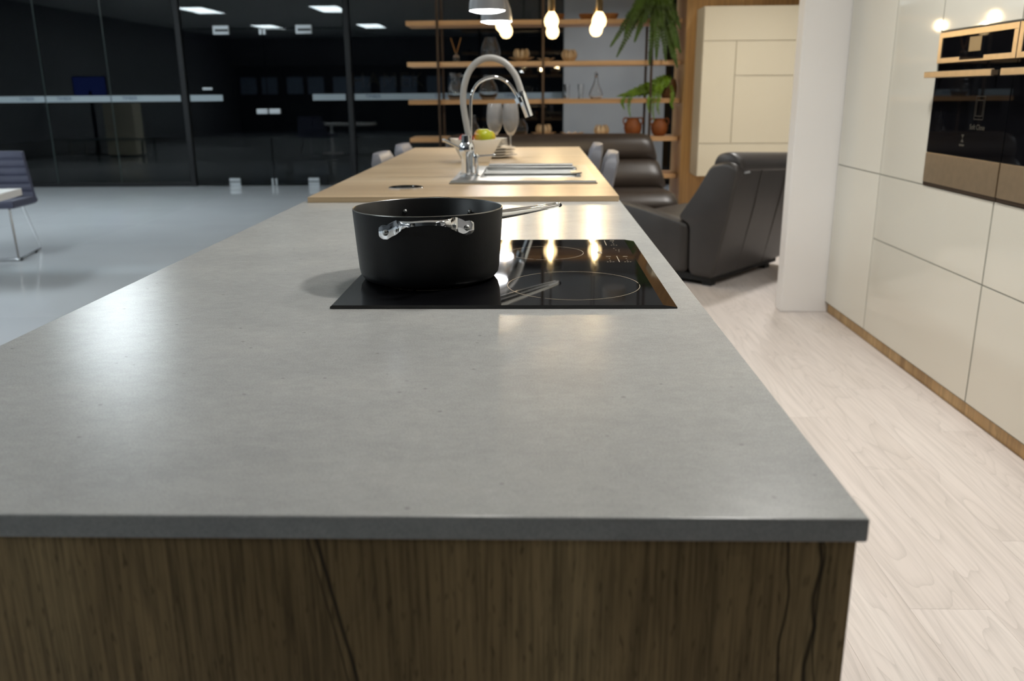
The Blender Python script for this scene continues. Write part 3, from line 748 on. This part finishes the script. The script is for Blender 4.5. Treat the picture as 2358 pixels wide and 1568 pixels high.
# ------------------------------------------------------------------ sofa
so = thing('leather_sofa', 'low dark brown leather two seat sofa in front of the oak shelves', 'sofa', (0.18, 7.35, 0))
def puffy(prof, x0, x1, endr=0.08, n=7):
    """profile of (y,z) lofted along x with rounded ends"""
    cy = sum(p[0] for p in prof) / len(prof); cz = sum(p[1] for p in prof) / len(prof)
    rings = []
    for i in range(n):
        a = PI / 2 * i / (n - 1); k = 1 - endr / 0.30 * (1 - math.sin(a)) ; x = x0 + endr * (1 - math.cos(a))
        rings.append([(x, cy + (y - cy) * k, cz + (z - cz) * k) for y, z in prof])
    for i in range(n):
        a = PI / 2 * (n - 1 - i) / (n - 1); k = 1 - endr / 0.30 * (1 - math.sin(a)); x = x1 - endr * (1 - math.cos(a))
        rings.append([(x, cy + (y - cy) * k, cz + (z - cz) * k) for y, z in prof])
    return B().rings(rings)
def rounded(pts, r=0.03, n=4):
    out = []; m = len(pts)
    for i in range(m):
        p = Vector(pts[i]); a = (Vector(pts[i-1]) - p); b = (Vector(pts[(i+1) % m]) - p)
        rr = min(r, a.length * 0.45, b.length * 0.45); a.normalize(); b.normalize()
        s = p + a * rr; e = p + b * rr
        for k in range(n + 1):
            t = k / n; q = s * (1-t)**2 + p * 2*t*(1-t) + e * t*t; out.append((q.x, q.y))
    return out
# upper back (headrest roll), lower back roll, seat, flared base; the sofa faces -y
for x0, x1 in ((-0.93, 0.80),):
    obj('headrest', puffy(rounded([(0.16, 0.62), (0.10, 0.70), (0.14, 0.84), (0.30, 0.875), (0.46, 0.80), (0.44, 0.60)], 0.07), x0, x1, 0.10), LEATHER, so, angle=80)
    obj('back_cushion', puffy(rounded([(0.02, 0.40), (0.0, 0.52), (0.10, 0.66), (0.30, 0.68), (0.40, 0.40)], 0.07), x0, x1, 0.10), LEATHER, so, angle=80)
for x0, x1 in ((-0.93, -0.005), (0.005, 0.80)):
    obj('seat_cushion', puffy(rounded([(-0.52, 0.26), (-0.56, 0.36), (-0.46, 0.45), (0.10, 0.43), (0.10, 0.26)], 0.07), x0, x1, 0.10), LEATHER, so, angle=80)
obj('base', puffy(rounded([(-0.46, 0.07), (-0.54, 0.27), (0.40, 0.40), (0.36, 0.07)], 0.04), -0.93, 0.80, 0.06), LEATHER, so, angle=80)
for o in [c for c in so.children]:
    for v in o.data.vertices:
        v.co.x += (v.co.x / 0.8) * max(0.0, 0.86 - v.co.z) * (0.30 if v.co.x > 0 else 0.12)
for x in (-0.8, 0.78):
    for y in (-0.4, 0.28): obj('foot', B().lathe([(0.0, 0.0), (0.022, 0.0), (0.026, 0.075), (0.0, 0.075)], (x, y, 0), 14), RUBBER, so)

# ------------------------------------------------------------------ armchair
ac = thing('leather_armchair', 'charcoal leather armchair seen from behind beside the white wall end', 'armchair', (1.139, 5.411, 0), R(49.5))
# local x runs along its width from the near back corner, local y is the way it faces
AW = 1.0
def xprism(poly, x0, x1, r=0.035, end=0.03):
    return puffy(rounded(poly, r), x0, x1, end, 5)
obj('backrest', xprism([(0.02, 0.055), (-0.075, 0.50), (-0.120, 0.765), (-0.04, 0.80), (0.07, 0.775), (0.16, 0.62), (0.30, 0.42), (0.205, 0.39), (0.195, 0.06)], 0.0, AW, 0.04, 0.03), LEATHER_GREY, ac, angle=60)
hr_ = obj('head_roll', xprism([(-0.122, 0.735), (-0.120, 0.80), (-0.04, 0.858), (0.06, 0.84), (0.09, 0.77), (0.06, 0.735)], 0.045, AW - 0.03, 0.045, 0.06), LEATHER_GREY, ac, angle=70)
for v in hr_.data.vertices: v.co.z -= 0.055 * v.co.x
seat_ = obj('seat', xprism([(0.215, 0.065), (0.215, 0.395), (0.40, 0.435), (0.60, 0.475), (0.80, 0.500), (0.93, 0.45), (0.95, 0.30), (0.88, 0.065)], 0.006, AW - 0.006, 0.05, 0.04), LEATHER_GREY, ac, angle=70)
bm_ = bmesh.new(); bm_.from_mesh(seat_.data)
for k in range(1, 12): bmesh.ops.bisect_plane(bm_, geom=bm_.verts[:] + bm_.edges[:] + bm_.faces[:], plane_co=(k / 12.0, 0, 0), plane_no=(1, 0, 0))
for v in bm_.verts:                                           # the seat is dished behind its raised side
    if v.co.z > 0.30:
        u = min(1.0, max(0.0, (v.co.x - 0.05) / 0.32)); v.co.z -= 0.105 * u * u * (3 - 2 * u)
bm_.to_mesh(seat_.data); bm_.free()
for s in (0.32, 0.68):
    obj('back_seam', B().tube([(AW * s, 0.018, 0.075), (AW * s, -0.077, 0.50), (AW * s, -0.119, 0.75)], 0.003, 6), LEATHER_GREY, ac)
obj('base', B().box(0.03, AW - 0.03, 0.05, 0.86, 0.028, 0.07), RUBBER, ac)
obj('zip_pull', B().box(0.075, 0.135, -0.128, -0.118, 0.722, 0.733, 0.001), FITTING, ac)
for x in (0.07, AW - 0.16):
    for y in (0.08, 0.8): obj('foot', B().box(x - 0.03, x + 0.03, y - 0.03, y + 0.03, 0.0, 0.03), RUBBER, ac)

# ------------------------------------------------------------------ sled chair and white table by the glass front
ch = thing('sled_chair', 'slate upholstered lounge chair with ribbed back and chrome sled base near the glass front', 'chair', (-4.25, 6.60, 0), R(12))
# faces -y (towards the white table)
rings = []
nrib = 6
bp = []
for i in range(61):
    u = i / 60.0
    z = 0.42 + 0.37 * u; y = 0.20 + 0.10 * u
    rib = 0.010 * abs(math.sin(PI * nrib * u)) ** 0.5
    hw = 0.315 - 0.075 * u
    if i == 60: hw -= 0.015
    c = 0.035
    pts = [(hw * (-1 + a / 5.0), y - 0.022 - rib + c * (-1 + a / 5.0) ** 2 * -1, z) for a in range(11)]
    pts += [(hw * (1 - a / 5.0), y + 0.022 + rib * 0.6 + c * (1 - a / 5.0) ** 2 * -1, z) for a in range(11)]
    bp.append(pts)
obj('backrest', B().rings(bp), CHAIR_BLUE, ch, angle=50)
obj('seat', B().prism(rounded([(-0.30, 0.40), (-0.31, 0.46), (0.22, 0.445), (0.25, 0.40), (0.2, 0.385)], 0.03), 0, -0.31, 0.31, 0.012), CHAIR_BLUE, ch, angle=60)
for s in (-1, 1):
    obj('sled_leg', B().tube([(s * 0.24, -0.20, 0.39), (s * 0.27, -0.26, 0.02), (s * 0.27, -0.25, 0.012), (s * 0.27, 0.24, 0.012), (s * 0.27, 0.25, 0.02), (s * 0.22, 0.12, 0.39)], 0.008, 10), CHROME, ch)
    for y in (-0.22, 0.12): obj('glide', B().box(s * 0.27 - 0.011, s * 0.27 + 0.011, y - 0.02, y + 0.02, 0.0, 0.012), RUBBER, ch)
obj('crossbar', B().tube([(-0.27, -0.25, 0.014), (0.27, -0.25, 0.014)], 0.007, 10), CHROME, ch)
wtb = thing('white_table', 'small white table with thick top at the edge of the picture before the slate chair', 'table', (-3.98, 5.34, 0), R(10))
obj('tabletop', B().box(-0.62, 0.62, -0.28, 0.28, 0.575, 0.62, 0.002), WHITE_WALL, wtb)
obj('pedestal', B().lathe([(0.0, 0.0), (0.22, 0.0), (0.22, 0.012), (0.035, 0.02), (0.03, 0.03), (0.03, 0.575), (0.0, 0.575)], (-0.28, 0, 0), 28), WHITE_WALL, wtb)

# ------------------------------------------------------------------ shelving
su = thing('shelving_unit', 'open oak shelving unit on slim dark posts against the glass front', 'shelving', (0, 8.5, 0))
SHZ = (0.075, 0.42, 0.772, 1.124, 1.468, 1.834, 2.19)
for z in SHZ: obj('shelf', B().box(-1.205, 1.362, 0.012, 0.42, z - 0.021, z + 0.021, 0.002), OAK_SHELF, su)
for x in (-0.910, 0.076, 1.087):
    for y in (0.0, 0.43): obj('post', B().box(x - 0.011, x + 0.011, y - 0.011, y + 0.011, 0.0, 3.0, 0.002), DARK_METAL, su)
def top(i): return SHZ[i] + 0.0215
SY = 8.66
# reed diffuser
t = thing('reed_diffuser', 'small glass reed diffuser with two crossed reeds on the shelf', 'diffuser', (-0.752, SY, top(4)))
obj('bottle', B().lathe([(0.0, 0.0), (0.03, 0.0), (0.032, 0.004), (0.031, 0.055), (0.02, 0.068), (0.013, 0.07), (0.013, 0.085), (0.011, 0.085), (0.011, 0.07), (0.0, 0.068)], n=20), GLASS, t)
obj('oil', B().lathe([(0.0, 0.004), (0.027, 0.004), (0.027, 0.04), (0.0, 0.04)], n=20), GLASS_AMBER, t)
for s in (-1, 1): obj('reed', B().tube([(s * -0.012, 0.0, 0.03), (s * 0.048, 0, 0.22)], 0.0038, 6), REED, t)
def vessel(name, lab, cat, loc, prof, m=GLASS, n=28, thick=0.003, group=None):
    t = thing(name, lab, cat, loc, 0, group)
    inn = [(max(r - thick, 0.0), z + (thick if i == 0 else 0)) for i, (r, z) in enumerate(prof)]
    obj('body', B().lathe([(0.0, prof[0][1])] + prof + list(reversed(inn)) + [(0.0, prof[0][1] + thick)], n=n), m, t, angle=70)
    return t
vessel('glass_vase', 'large egg shaped clear glass vase on the shelf above the jug', 'vase', (-0.425, SY, top(4)), [(0.05, 0.0), (0.075, 0.02), (0.096, 0.07), (0.094, 0.11), (0.075, 0.17), (0.055, 0.215), (0.055, 0.225)])
t = vessel('glass_jug', 'clear glass water jug with handle on the shelf left of the tap', 'jug', (-0.765, SY, top(3)), [(0.055, 0.0), (0.075, 0.02), (0.08, 0.06), (0.066, 0.12), (0.046, 0.17), (0.046, 0.20), (0.06, 0.245)])
obj('handle', B().tube(smooth_path([(0.05, 0, 0.215), (0.085, 0, 0.22), (0.105, 0, 0.19), (0.10, 0, 0.13), (0.075, 0, 0.08)]), 0.006, 8), GLASS, t)
obj('spout', B().prism([(-0.055, 0.23), (-0.085, 0.25), (-0.052, 0.248)], 1, -0.015, 0.015), GLASS, t)
vessel('glass_vase', 'round bellied clear glass vase between the jug and the tap hose', 'vase', (-0.45, SY, top(3)), [(0.055, 0.0), (0.085, 0.03), (0.094, 0.08), (0.08, 0.13), (0.055, 0.165), (0.048, 0.20), (0.058, 0.225)])
vessel('drinking_glass', 'short clear tumbler on the shelf closest to the tap hose', 'glass', (0.305, SY, top(3)), [(0.022, 0.0), (0.028, 0.03), (0.026, 0.07), (0.032, 0.135)], n=20, thick=0.002)
vessel('drinking_glass', 'short clear tumbler on the shelf next to the carafe', 'glass', (0.44, SY, top(3)), [(0.024, 0.0), (0.020, 0.03), (0.027, 0.07), (0.030, 0.135)], n=20, thick=0.002)
t = vessel('glass_carafe', 'clear teardrop glass carafe with stopper on the shelf', 'carafe', (0.585, SY, top(3)), [(0.045, 0.0), (0.064, 0.02), (0.066, 0.045), (0.05, 0.085), (0.028, 0.13), (0.017, 0.17), (0.017, 0.195)])
obj('stopper', B().ball((0, 0, 0.22), (0.016, 0.016, 0.028), 14, 10), GLASS, t)
t = vessel('glass_globe', 'round clear glass globe vase low behind the wine glasses', 'vase', (-0.15, SY, top(2)), [(0.04, 0.0), (0.07, 0.03), (0.082, 0.075), (0.07, 0.12), (0.045, 0.15), (0.045, 0.165)])
t = vessel('glass_flask', 'conical clear glass flask low behind the tap', 'vase', (-0.60, SY, top(2)), [(0.085, 0.0), (0.088, 0.015), (0.055, 0.09), (0.024, 0.15), (0.022, 0.20), (0.026, 0.205)])
# wooden bowls on the top visible shelf
for x, lab in ((0.205, 'shallow turned wooden bowl on the top shelf behind the middle bulbs'), (0.485, 'shallow turned wooden bowl on the top shelf just before the fern side bulb'), (0.708, 'shallow turned wooden bowl on the top shelf nearest the fern')):
    t = thing('wooden_bowl', lab, 'bowl', (x, SY, top(5)), 0, 'wooden bowls on the top shelf')
    obj('shell', B().lathe([(0.0, 0.0), (0.045, 0.0), (0.062, 0.018), (0.076, 0.055), (0.0715, 0.055), (0.057, 0.02), (0.0, 0.008)], n=28), WOODBOWL, t)
# carved lotus flowers
def petal_mesh(h, w, curl):
    rings = []
    for i in range(7):
        u = i / 6.0; ww = w * math.sin(PI * (0.12 + 0.85 * u)) ; rr = curl(u)
        z = h * u
        rings.append([(rr - 0.004, -ww, z), (rr + 0.006, 0, z), (rr - 0.004, ww, z), (rr - 0.010, 0, z)])
    return B().rings(rings).mesh('petal')
PET_UP = petal_mesh(0.115, 0.023, lambda u: 0.028 + 0.045 * math.sin(PI * min(u * 0.75 + 0.05, 1)))
PET_BUD = petal_mesh(0.108, 0.025, lambda u: 0.030 + 0.042 * math.sin(PI * (0.1 + 0.78 * u)))
PET_LOW = petal_mesh(0.040, 0.026, lambda u: 0.025 + 0.095 * u)
def lotus(loc, lab, kind, low_scale=1.0):
    t = thing('lotus_ornament', lab, 'ornament', loc, 0, 'carved wooden lotus ornaments on the shelves')
    obj('core', B().lathe([(0.0, 0.0), (0.03, 0.0), (0.032, 0.012), (0.02, 0.03), (0.0, 0.034)], n=16), WOODEN, t)
    if kind in ('open', 'bud'):
        for k in range(8):
            p = obj('petal', PET_UP if kind == 'open' else PET_BUD, WOODEN, t); p.rotation_euler = (0, 0, 2*PI*k/8 + 0.2)
    if kind in ('open', 'low'):
        for k in range(10):
            p = obj('petal', PET_LOW, WOODEN, t); p.rotation_euler = (0, 0, 2*PI*k/10); p.scale = (low_scale,) * 3
lotus((-0.128, SY, top(4)), 'carved wooden lotus with tall petals and spread base on the shelf beside the tap', 'open', 1.0)
lotus((0.103, SY - 0.06, top(4)), 'low open wooden lotus at the dark post on the shelf under the bulbs', 'low', 0.72)
lotus((0.326, SY, top(4)), 'closed wooden lotus bud on the shelf under the bulbs', 'bud')
lotus((0.085, SY, top(2)), 'wooden lotus with spread petals over the sofa back at the dark post', 'open', 1.0)
lotus((0.365, SY, top(2)), 'low wide wooden lotus over the middle of the sofa back', 'low', 1.0)
lotus((0.646, SY, top(2)), 'closed wooden lotus bud over the sofa back nearest the clay jars', 'bud')
# clay jars
def clay(x, lab, s):
    t = thing('clay_jar', lab, 'jar', (x, SY, top(2)), 0, 'terracotta jars on the shelf')
    obj('body', B().lathe([(r*s, z*s) for r, z in [(0.0, 0.0), (0.05, 0.0), (0.075, 0.03), (0.086, 0.075), (0.08, 0.115), (0.062, 0.14), (0.056, 0.155), (0.064, 0.172), (0.058, 0.172), (0.050, 0.155), (0.055, 0.14), (0.07, 0.11), (0.0, 0.02)]], n=28), TERRA, t, angle=70)
    for q in (-1, 1):
        obj('handle', B().tube(smooth_path([(q*0.056*s, 0, 0.165*s), (q*0.082*s, 0, 0.168*s), (q*0.094*s, 0, 0.14*s), (q*0.080*s, 0, 0.105*s)]), 0.007, 8), TERRA, t)
clay(0.949, 'terracotta jar with two small handles under the trailing plant', 1.0)
clay(1.205, 'smaller terracotta jar with two small handles next to the oak wall', 0.95)

# ------------------------------------------------------------------ plants
def frond_mesh(pts, wid, n_pairs, droop=0.02, jitter=0.3, seed=0):
    r = random.Random(seed)
    P = smooth_path(pts, 10); b = B()
    b.tube(P, 0.0022, 5)
    m = len(P)
    for k in range(n_pairs):
        u = (k + 0.6) / n_pairs; q = u * (m - 1); i = min(int(q), m - 2)
        p = P[i].lerp(P[i+1], q - i); t = (P[i+1] - P[i]).normalized()
        side = t.cross(Vector((0, -1, 0.25)))
        if side.length < 0.1: side = Vector((1, 0, 0))
        side.normalize()
        nrm = side.cross(t).normalized()
        w = wid * (math.sin(PI * min(1.0, 0.18 + 0.80 * u)) ** 0.8) * (0.85 + 0.3 * r.random())
        for s in (-1, 1):
            d = (side * s + t * 0.35 + nrm * r.uniform(-jitter, jitter) + Vector((0, 0, -0.12))).normalized()
            hw = t * (wid * 0.24)
            a = p; e = p + d * w
            mid = p + d * w * 0.45 + nrm * 0.003
            v = [b.bm.verts.new(x) for x in (a - hw * 0.5, mid - hw, e, mid + hw, a + hw * 0.5)]
            b.bm.faces.new(v)
    return b
fe = thing('potted_fern', 'hanging green fern arching down over the top shelves by the oak wall', 'plant', (1.12, 8.66, top(6)))
obj('pot', B().lathe([(0.0, 0.0), (0.075, 0.0), (0.1, 0.16), (0.105, 0.16), (0.105, 0.175), (0.094, 0.175), (0.09, 0.15), (0.0, 0.15)], n=24), TERRA, fe)
obj('soil', B().lathe([(0.0, 0.152), (0.09, 0.152), (0.09, 0.145), (0.0, 0.145)], n=24), SOIL, fe)
FR = [(-0.42, -0.10, -0.60, 0.02), (-0.36, -0.14, -0.69, 0.0), (-0.30, -0.20, -0.50, 0.05), (-0.20, -0.16, -0.56, 0.02), (-0.06, -0.18, -0.76, 0.04), (0.0, -0.2, -0.72, 0.03), (0.09, -0.18, -0.73, 0.05), (0.15, -0.16, -0.70, 0.04), (0.20, -0.15, -0.79, 0.03),
      (0.185, -0.20, -0.62, 0.05), (0.225, -0.10, -0.66, 0.02), (-0.12, -0.22, -0.40, 0.06), (0.05, -0.22, -0.45, 0.06), (-0.25, -0.10, -0.35, 0.05), (0.15, -0.22, -0.38, 0.06), (0.21, -0.18, -0.45, 0.04), (-0.02, 0.1, -0.3, 0.05), (0.18, -0.05, -0.75, 0.05)]
for k, (dx, dy, dz, _) in enumerate(FR):
    h = 0.17
    if dz < -0.33: dy = min(dy, -0.165)
    pts = [(0.02 * (1 if dx > 0 else -1), -0.02, h), (dx * 0.12, dy * 0.7, h + 0.04 + 0.03 * (k % 3)), (dx * 0.24, dy * 1.0, -0.12), (dx * 0.60, dy * 1.15, dz * 0.58), (dx, dy * 1.2, dz)]
    obj('frond', frond_mesh(pts, 0.066, 52, seed=k), FERN, fe, smooth=False)
tp = thing('trailing_plant', 'bright green trailing plant in a brown woven pot spilling along the shelf', 'plant', (1.285, 8.69, top(3)))
b = B()
prof = [(0.0, 0.0)]
for i in range(14):
    u = i / 13.0; prof.append((0.060 + 0.016 * math.sin(PI * u) + 0.003 * (i % 2), 0.175 * u))
prof += [(0.055, 0.175), (0.052, 0.13), (0.0, 0.13)]
obj('woven_pot', B().lathe(prof, n=24), WOVEN, tp, angle=30)
TR = [(-0.50, -0.06, 0.02, 0.07), (-0.45, -0.10, 0.03, 0.11), (-0.40, -0.05, 0.06, 0.14), (-0.34, -0.11, 0.02, 0.12), (-0.30, -0.04, 0.10, 0.17), (-0.25, -0.10, 0.05, 0.16), (-0.2, -0.06, 0.12, 0.19), (-0.17, -0.12, 0.03, 0.17), (-0.12, -0.09, 0.12, 0.2), (-0.10, -0.13, 0.04, 0.18),
      (-0.36, 0.02, 0.05, 0.13), (-0.22, 0.05, 0.08, 0.15), (-0.05, -0.12, 0.1, 0.19), (-0.28, -0.02, 0.02, 0.16)]
for k in range(14): TR.append((-0.46 + 0.028 * k + rnd.uniform(-0.02, 0.02), rnd.uniform(-0.14, 0.06), rnd.uniform(0.01, 0.05), 0.07 + 0.008 * k))
for k, (dx, dy, ez, pk) in enumerate(TR):
    pts = [(-0.01, -0.01, 0.14), (dx * 0.3, dy * 0.6, pk), (dx * 0.65, dy, pk * 0.75), (dx, dy * 1.1, ez)]
    obj('stem', frond_mesh(pts, 0.038, 34, jitter=0.9, seed=50 + k), TRAIL, tp, smooth=False)
for k, (dx, dz) in enumerate(((-0.45, -0.10), (-0.39, -0.17), (-0.21, -0.13), (-0.165, -0.20), (-0.12, -0.15), (0.01, -0.10))):
    pts = [(dx * 0.5, -0.10, 0.12), (dx * 0.85, -0.17, 0.06), (dx, -0.205, 0.0), (dx - 0.01, -0.21, dz * 0.5), (dx + 0.01, -0.205, dz)]
    obj('hanging_stem', frond_mesh(pts, 0.028, 22, jitter=0.8, seed=80 + k), TRAIL, tp, smooth=False)

# ------------------------------------------------------------------ hung cream cabinet on the oak wall
hc = thing('wall_cabinet', 'cream lacquered wall cabinet with grooved front panels hung on the oak wall', 'cabinet', (1.475, 8.05, 0.458))
obj('body', B().box(0.0, 1.25, 0.022, 0.369, 0.0, 1.46), CREAM, hc)
g = 0.0025
for (x0, x1, z0, z1) in ((0, 1.25, 1.172, 1.46), (0, 0.292, 0.292, 1.172), (0.292, 0.862, 0.878, 1.172), (0.292, 0.862, 0.292, 0.878), (0.862, 1.25, 0.292, 1.172), (0, 1.25, 0.0, 0.292)):
    obj('front_panel', B().box(x0 + g, x1 - g, 0.0, 0.0215, z0 + g, z1 - g, 0.0012), CREAM, hc)

# ------------------------------------------------------------------ gloss white kitchen cabinets along the right
XF = 1.637
def front(parent, y0, y1, z0, z1, name='door'):
    return obj(name, B().box(XF, XF + 0.019, y0 + 0.004, y1 - 0.004, z0 + 0.0025, z1 - 0.0025, 0.0006), GLOSS_WHITE, parent, smooth=False)
def unit(lab, y0, y1, fronts, z1=2.44, plinth=True, cut=None):
    t = thing('kitchen_cabinet', lab, 'cabinet', (0, 0, 0), 0, 'gloss white kitchen cabinets')
    if cut is None: obj('body', B().box(XF + 0.0195, 2.24, y0 + 0.001, y1 - 0.001, 0.062, z1), CARCASS, t)
    else:
        obj('body', B().box(XF + 0.0195, 2.24, y0 + 0.001, y1 - 0.001, 0.062, cut[0]), CARCASS, t)
        obj('body', B().box(XF + 0.0195, 2.24, y0 + 0.001, y1 - 0.001, cut[1], z1), CARCASS, t)
    for (a, b_, c, d, nm) in fronts:
        front(t, a, b_, c, d, nm)
        obj('gap_shade_strip', B().box(XF + 0.0022, XF + 0.019, a - 0.0032, a + 0.0032, c, d), GAP_SHADE, t)  # strips coloured to stand in for the shade in the door gaps
        obj('gap_shade_strip', B().box(XF + 0.0022, XF + 0.019, a + 0.004, b_ - 0.004, c - 0.0020, c + 0.0020), GAP_SHADE, t)
    if plinth: obj('plinth', B().box(XF + 0.020, XF + 0.04, y0, y1, 0.0, 0.06), OAK_PLINTH, t)
    return t
ZS = 0.823
unit('gloss white tall cabinet standing against the white wall end', 4.205, 4.798, [(4.205, 4.798, 0.062, ZS, 'door'), (4.205, 4.798, ZS, 2.44, 'door')])
unit('gloss white tall narrow cabinet between the ovens and the wall end', 3.733, 4.203, [(3.733, 4.203, ZS, 2.44, 'door')], plinth=False)
unit('gloss white wide drawer cabinet below the first oven', 3.145, 3.731, [(3.145, 4.203, 0.062, 0.518, 'drawer'), (3.145, 4.203, 0.518, ZS, 'drawer'), (3.130, 3.731, 1.432, 2.44, 'door')], cut=(0.815, 1.435))
t = unit('gloss white drawer cabinet below the second oven', 2.09, 3.143, [(2.09, 3.143, 0.062, 0.518, 'drawer'), (2.09, 3.143, 0.518, ZS, 'drawer'), (2.525, 3.128, 1.432, 2.44, 'door'), (2.09, 2.523, ZS, 2.44, 'door')], cut=(0.815, 1.435))
unit('gloss white tall cabinet nearest the camera beyond the second oven', 1.05, 2.088, [(1.05, 2.088, 0.062, ZS, 'door'), (1.05, 1.568, ZS, 2.44, 'door'), (1.568, 2.088, ZS, 2.44, 'door')])
obj('plinth', B().box(XF + 0.020, XF + 0.04, 3.732, 4.204, 0.0, 0.06), OAK_PLINTH, bpy.data.objects['kitchen_cabinet.001'])

def oven(lab, yb, w, full=True):
    """built-in oven; local x = along the front towards the camera, y = out of the front, z up"""
    t = thing('built_in_oven', lab, 'oven', (XF - 0.002, yb, 0.838), R(-90), 'built-in ovens')
    # local frame: +x -> -Y world (towards the camera); +y -> +X world (into the cabinet)
    H = 0.589
    obj('housing', B().box(0.003, w - 0.003, 0.02, 0.50, 0.004, H - 0.004), RUBBER, t)
    fz = H - 0.118
    def fr(x0, x1, z0, z1, y0=-0.004, y1=0.02): return obj('panel_frame', B().box(x0, x1, y0, y1, z0, z1, 0.001), STEEL_WARM, t)
    fr(0, w, H - 0.022, H); fr(0, 0.028, fz, H - 0.022); fr(w - 0.028, w, fz, H - 0.022)
    fr(0.028, 0.19, fz, fz + 0.02); fr(w - 0.22, w - 0.028, fz, fz + 0.02); fr(0.19, w - 0.22, fz, fz + 0.008)
    obj('control_panel', B().box(0.028, w - 0.028, -0.001, 0.02, fz + 0.008, H - 0.022), BLACK_GLASS, t)
    obj('display', B().box(0.255, 0.345, -0.0025, -0.0012, fz + 0.036, fz + 0.088), DISPLAY, t)
    d = obj('door', B().box(0, w, -0.002, 0.02, 0.122, fz - 0.038, 0.001), BLACK_GLASS, t)
    obj('vent_gap', B().box(0, w, 0.006, 0.02, fz - 0.036, fz - 0.001), BLACK_GLASS, t)
    obj('lower_panel', B().box(0, w - 0.004, -0.003, 0.02, 0.0, 0.120, 0.001), STEEL_WARM, t)
    hd = obj('handle', B().box(-0.004, w - 0.06, -0.048, -0.036, fz - 0.056, fz - 0.032, 0.002), STEEL_WARM, d)
    for x in (0.05, w - 0.11): obj('handle_post', B().box(x - 0.008, x + 0.008, -0.037, -0.001, fz - 0.052, fz - 0.036), STEEL_WARM, d)
    # pictogram, wording and maker's mark on the glass
    cx = 0.40
    ring = [(-0.034, -0.042, 0.034, 0.042), (-0.025, -0.030, 0.025, 0.028)]
    for (x0, z0, x1, z1) in ring:
        for (a, b_, c, e) in ((x0, z0, x1, z0 + 0.0016), (x0, z1 - 0.0016, x1, z1), (x0, z0, x0 + 0.0016, z1), (x1 - 0.0016, z0, x1, z1)):
            obj('printed_line', B().box(cx + a, cx + c, -0.0028, -0.0021, 0.304 + b_, 0.304 + e), PRINT_DIM, d)
    obj('printed_word', text_mesh('Soft Close', 0.027, 0.0002), PRINT_DIM, d, (cx, -0.0026, 0.234)).rotation_euler = (R(90), 0, 0)
    obj('maker_mark', B().prism([(0.288, 0.176), (0.310, 0.176), (0.299, 0.190), (0.310, 0.204), (0.288, 0.204), (0.299, 0.190)], 1, -0.0028, -0.0021), PRINT_DIM, d)
    obj('maker_line', B().box(0.279, 0.318, -0.0028, -0.0021, 0.161, 0.168), PRINT_DIM, d)
    obj('shadow_trim', B().box(0, w, -0.001, 0.02, -0.014, -0.001), DARK_METAL, t)
    return t
oven('black glass oven with warm steel trim next to the tall white door', 3.729, 0.597)
oven('black glass oven with warm steel trim partly cut off at the picture edge', 3.126, 0.597)

# ------------------------------------------------------------------ showroom behind the camera (seen mirrored in the glass) and an added shade partition
for k in range(5):
    x = -9.9 + k * 1.55
    t = thing('display_cabinet', 'tall black display cabinet on the back wall, %s' % ('in the showroom corner', 'second from the showroom corner', 'in the middle of five', 'second from the open end', 'at the open end')[k], 'cabinet', (x, -6.38, 0), 0, 'black cabinets on the back wall')
    obj('body', B().box(0, 1.52, 0, 0.45, 0.0, 2.1, 0.004), BLACK_WOOD, t)
    for q in range(2): obj('sample_board', B().prism([(0.47, 1.2), (0.50, 1.2), (0.47, 1.75)], 0, 0.12 + q * 0.7, 0.66 + q * 0.7), SAMPLE, t)
t = thing('wall_screen', 'dark framed screen glowing blue on a stand by the showroom wall', 'screen', (-9.3, 5.2, 0))
obj('stand', B().box(-0.03, 0.03, -0.03, 0.03, 0.0, 1.3), FRAME_DARK, t)
obj('bezel', B().box(-0.36, 0.36, -0.02, 0.02, 1.15, 1.60, 0.004), FRAME_DARK, t)
obj('picture', B().box(-0.34, 0.34, 0.0205, 0.022, 1.17, 1.58), TV_E, t)
obj('foot', B().box(-0.25, 0.25, -0.18, 0.18, 0.0, 0.02), FRAME_DARK, t)
t = thing('display_pedestal', 'pale waist high display cabinet near the showroom wall', 'cabinet', (-8.45, 5.7, 0))
obj('body', B().box(-0.3, 0.3, -0.2, 0.2, 0.03, 1.05, 0.003), CREAM, t); obj('plinth', B().box(-0.27, 0.27, -0.17, 0.17, 0, 0.03), RUBBER, t)
t = thing('coffee_table', 'low glass topped coffee table before the pale display cabinet', 'table', (-8.2, 6.8, 0))
obj('tabletop', B().box(-0.8, 0.8, -0.35, 0.35, 0.38, 0.395, 0.002), GLASS_EDGE, t)
for sx in (-1, 1):
    for sy in (-1, 1): obj('leg', B().box(sx*0.7 - 0.015, sx*0.7 + 0.015, sy*0.28 - 0.015, sy*0.28 + 0.015, 0, 0.38), CHROME, t)
t = thing('added_shade_partition', 'tall dark unseen partition added to shade the near end of the island', 'partition', (-1.75, -1.9, 0))  # added out of view to block panel light from the island end
obj('panel', B().box(-0.05, 0.05, -1.7, 1.5, 0.04, 2.3, 0.004), BLACK_WOOD, t)
obj('plinth', B().box(-0.04, 0.04, -1.68, 1.48, 0.0, 0.04), RUBBER, t)
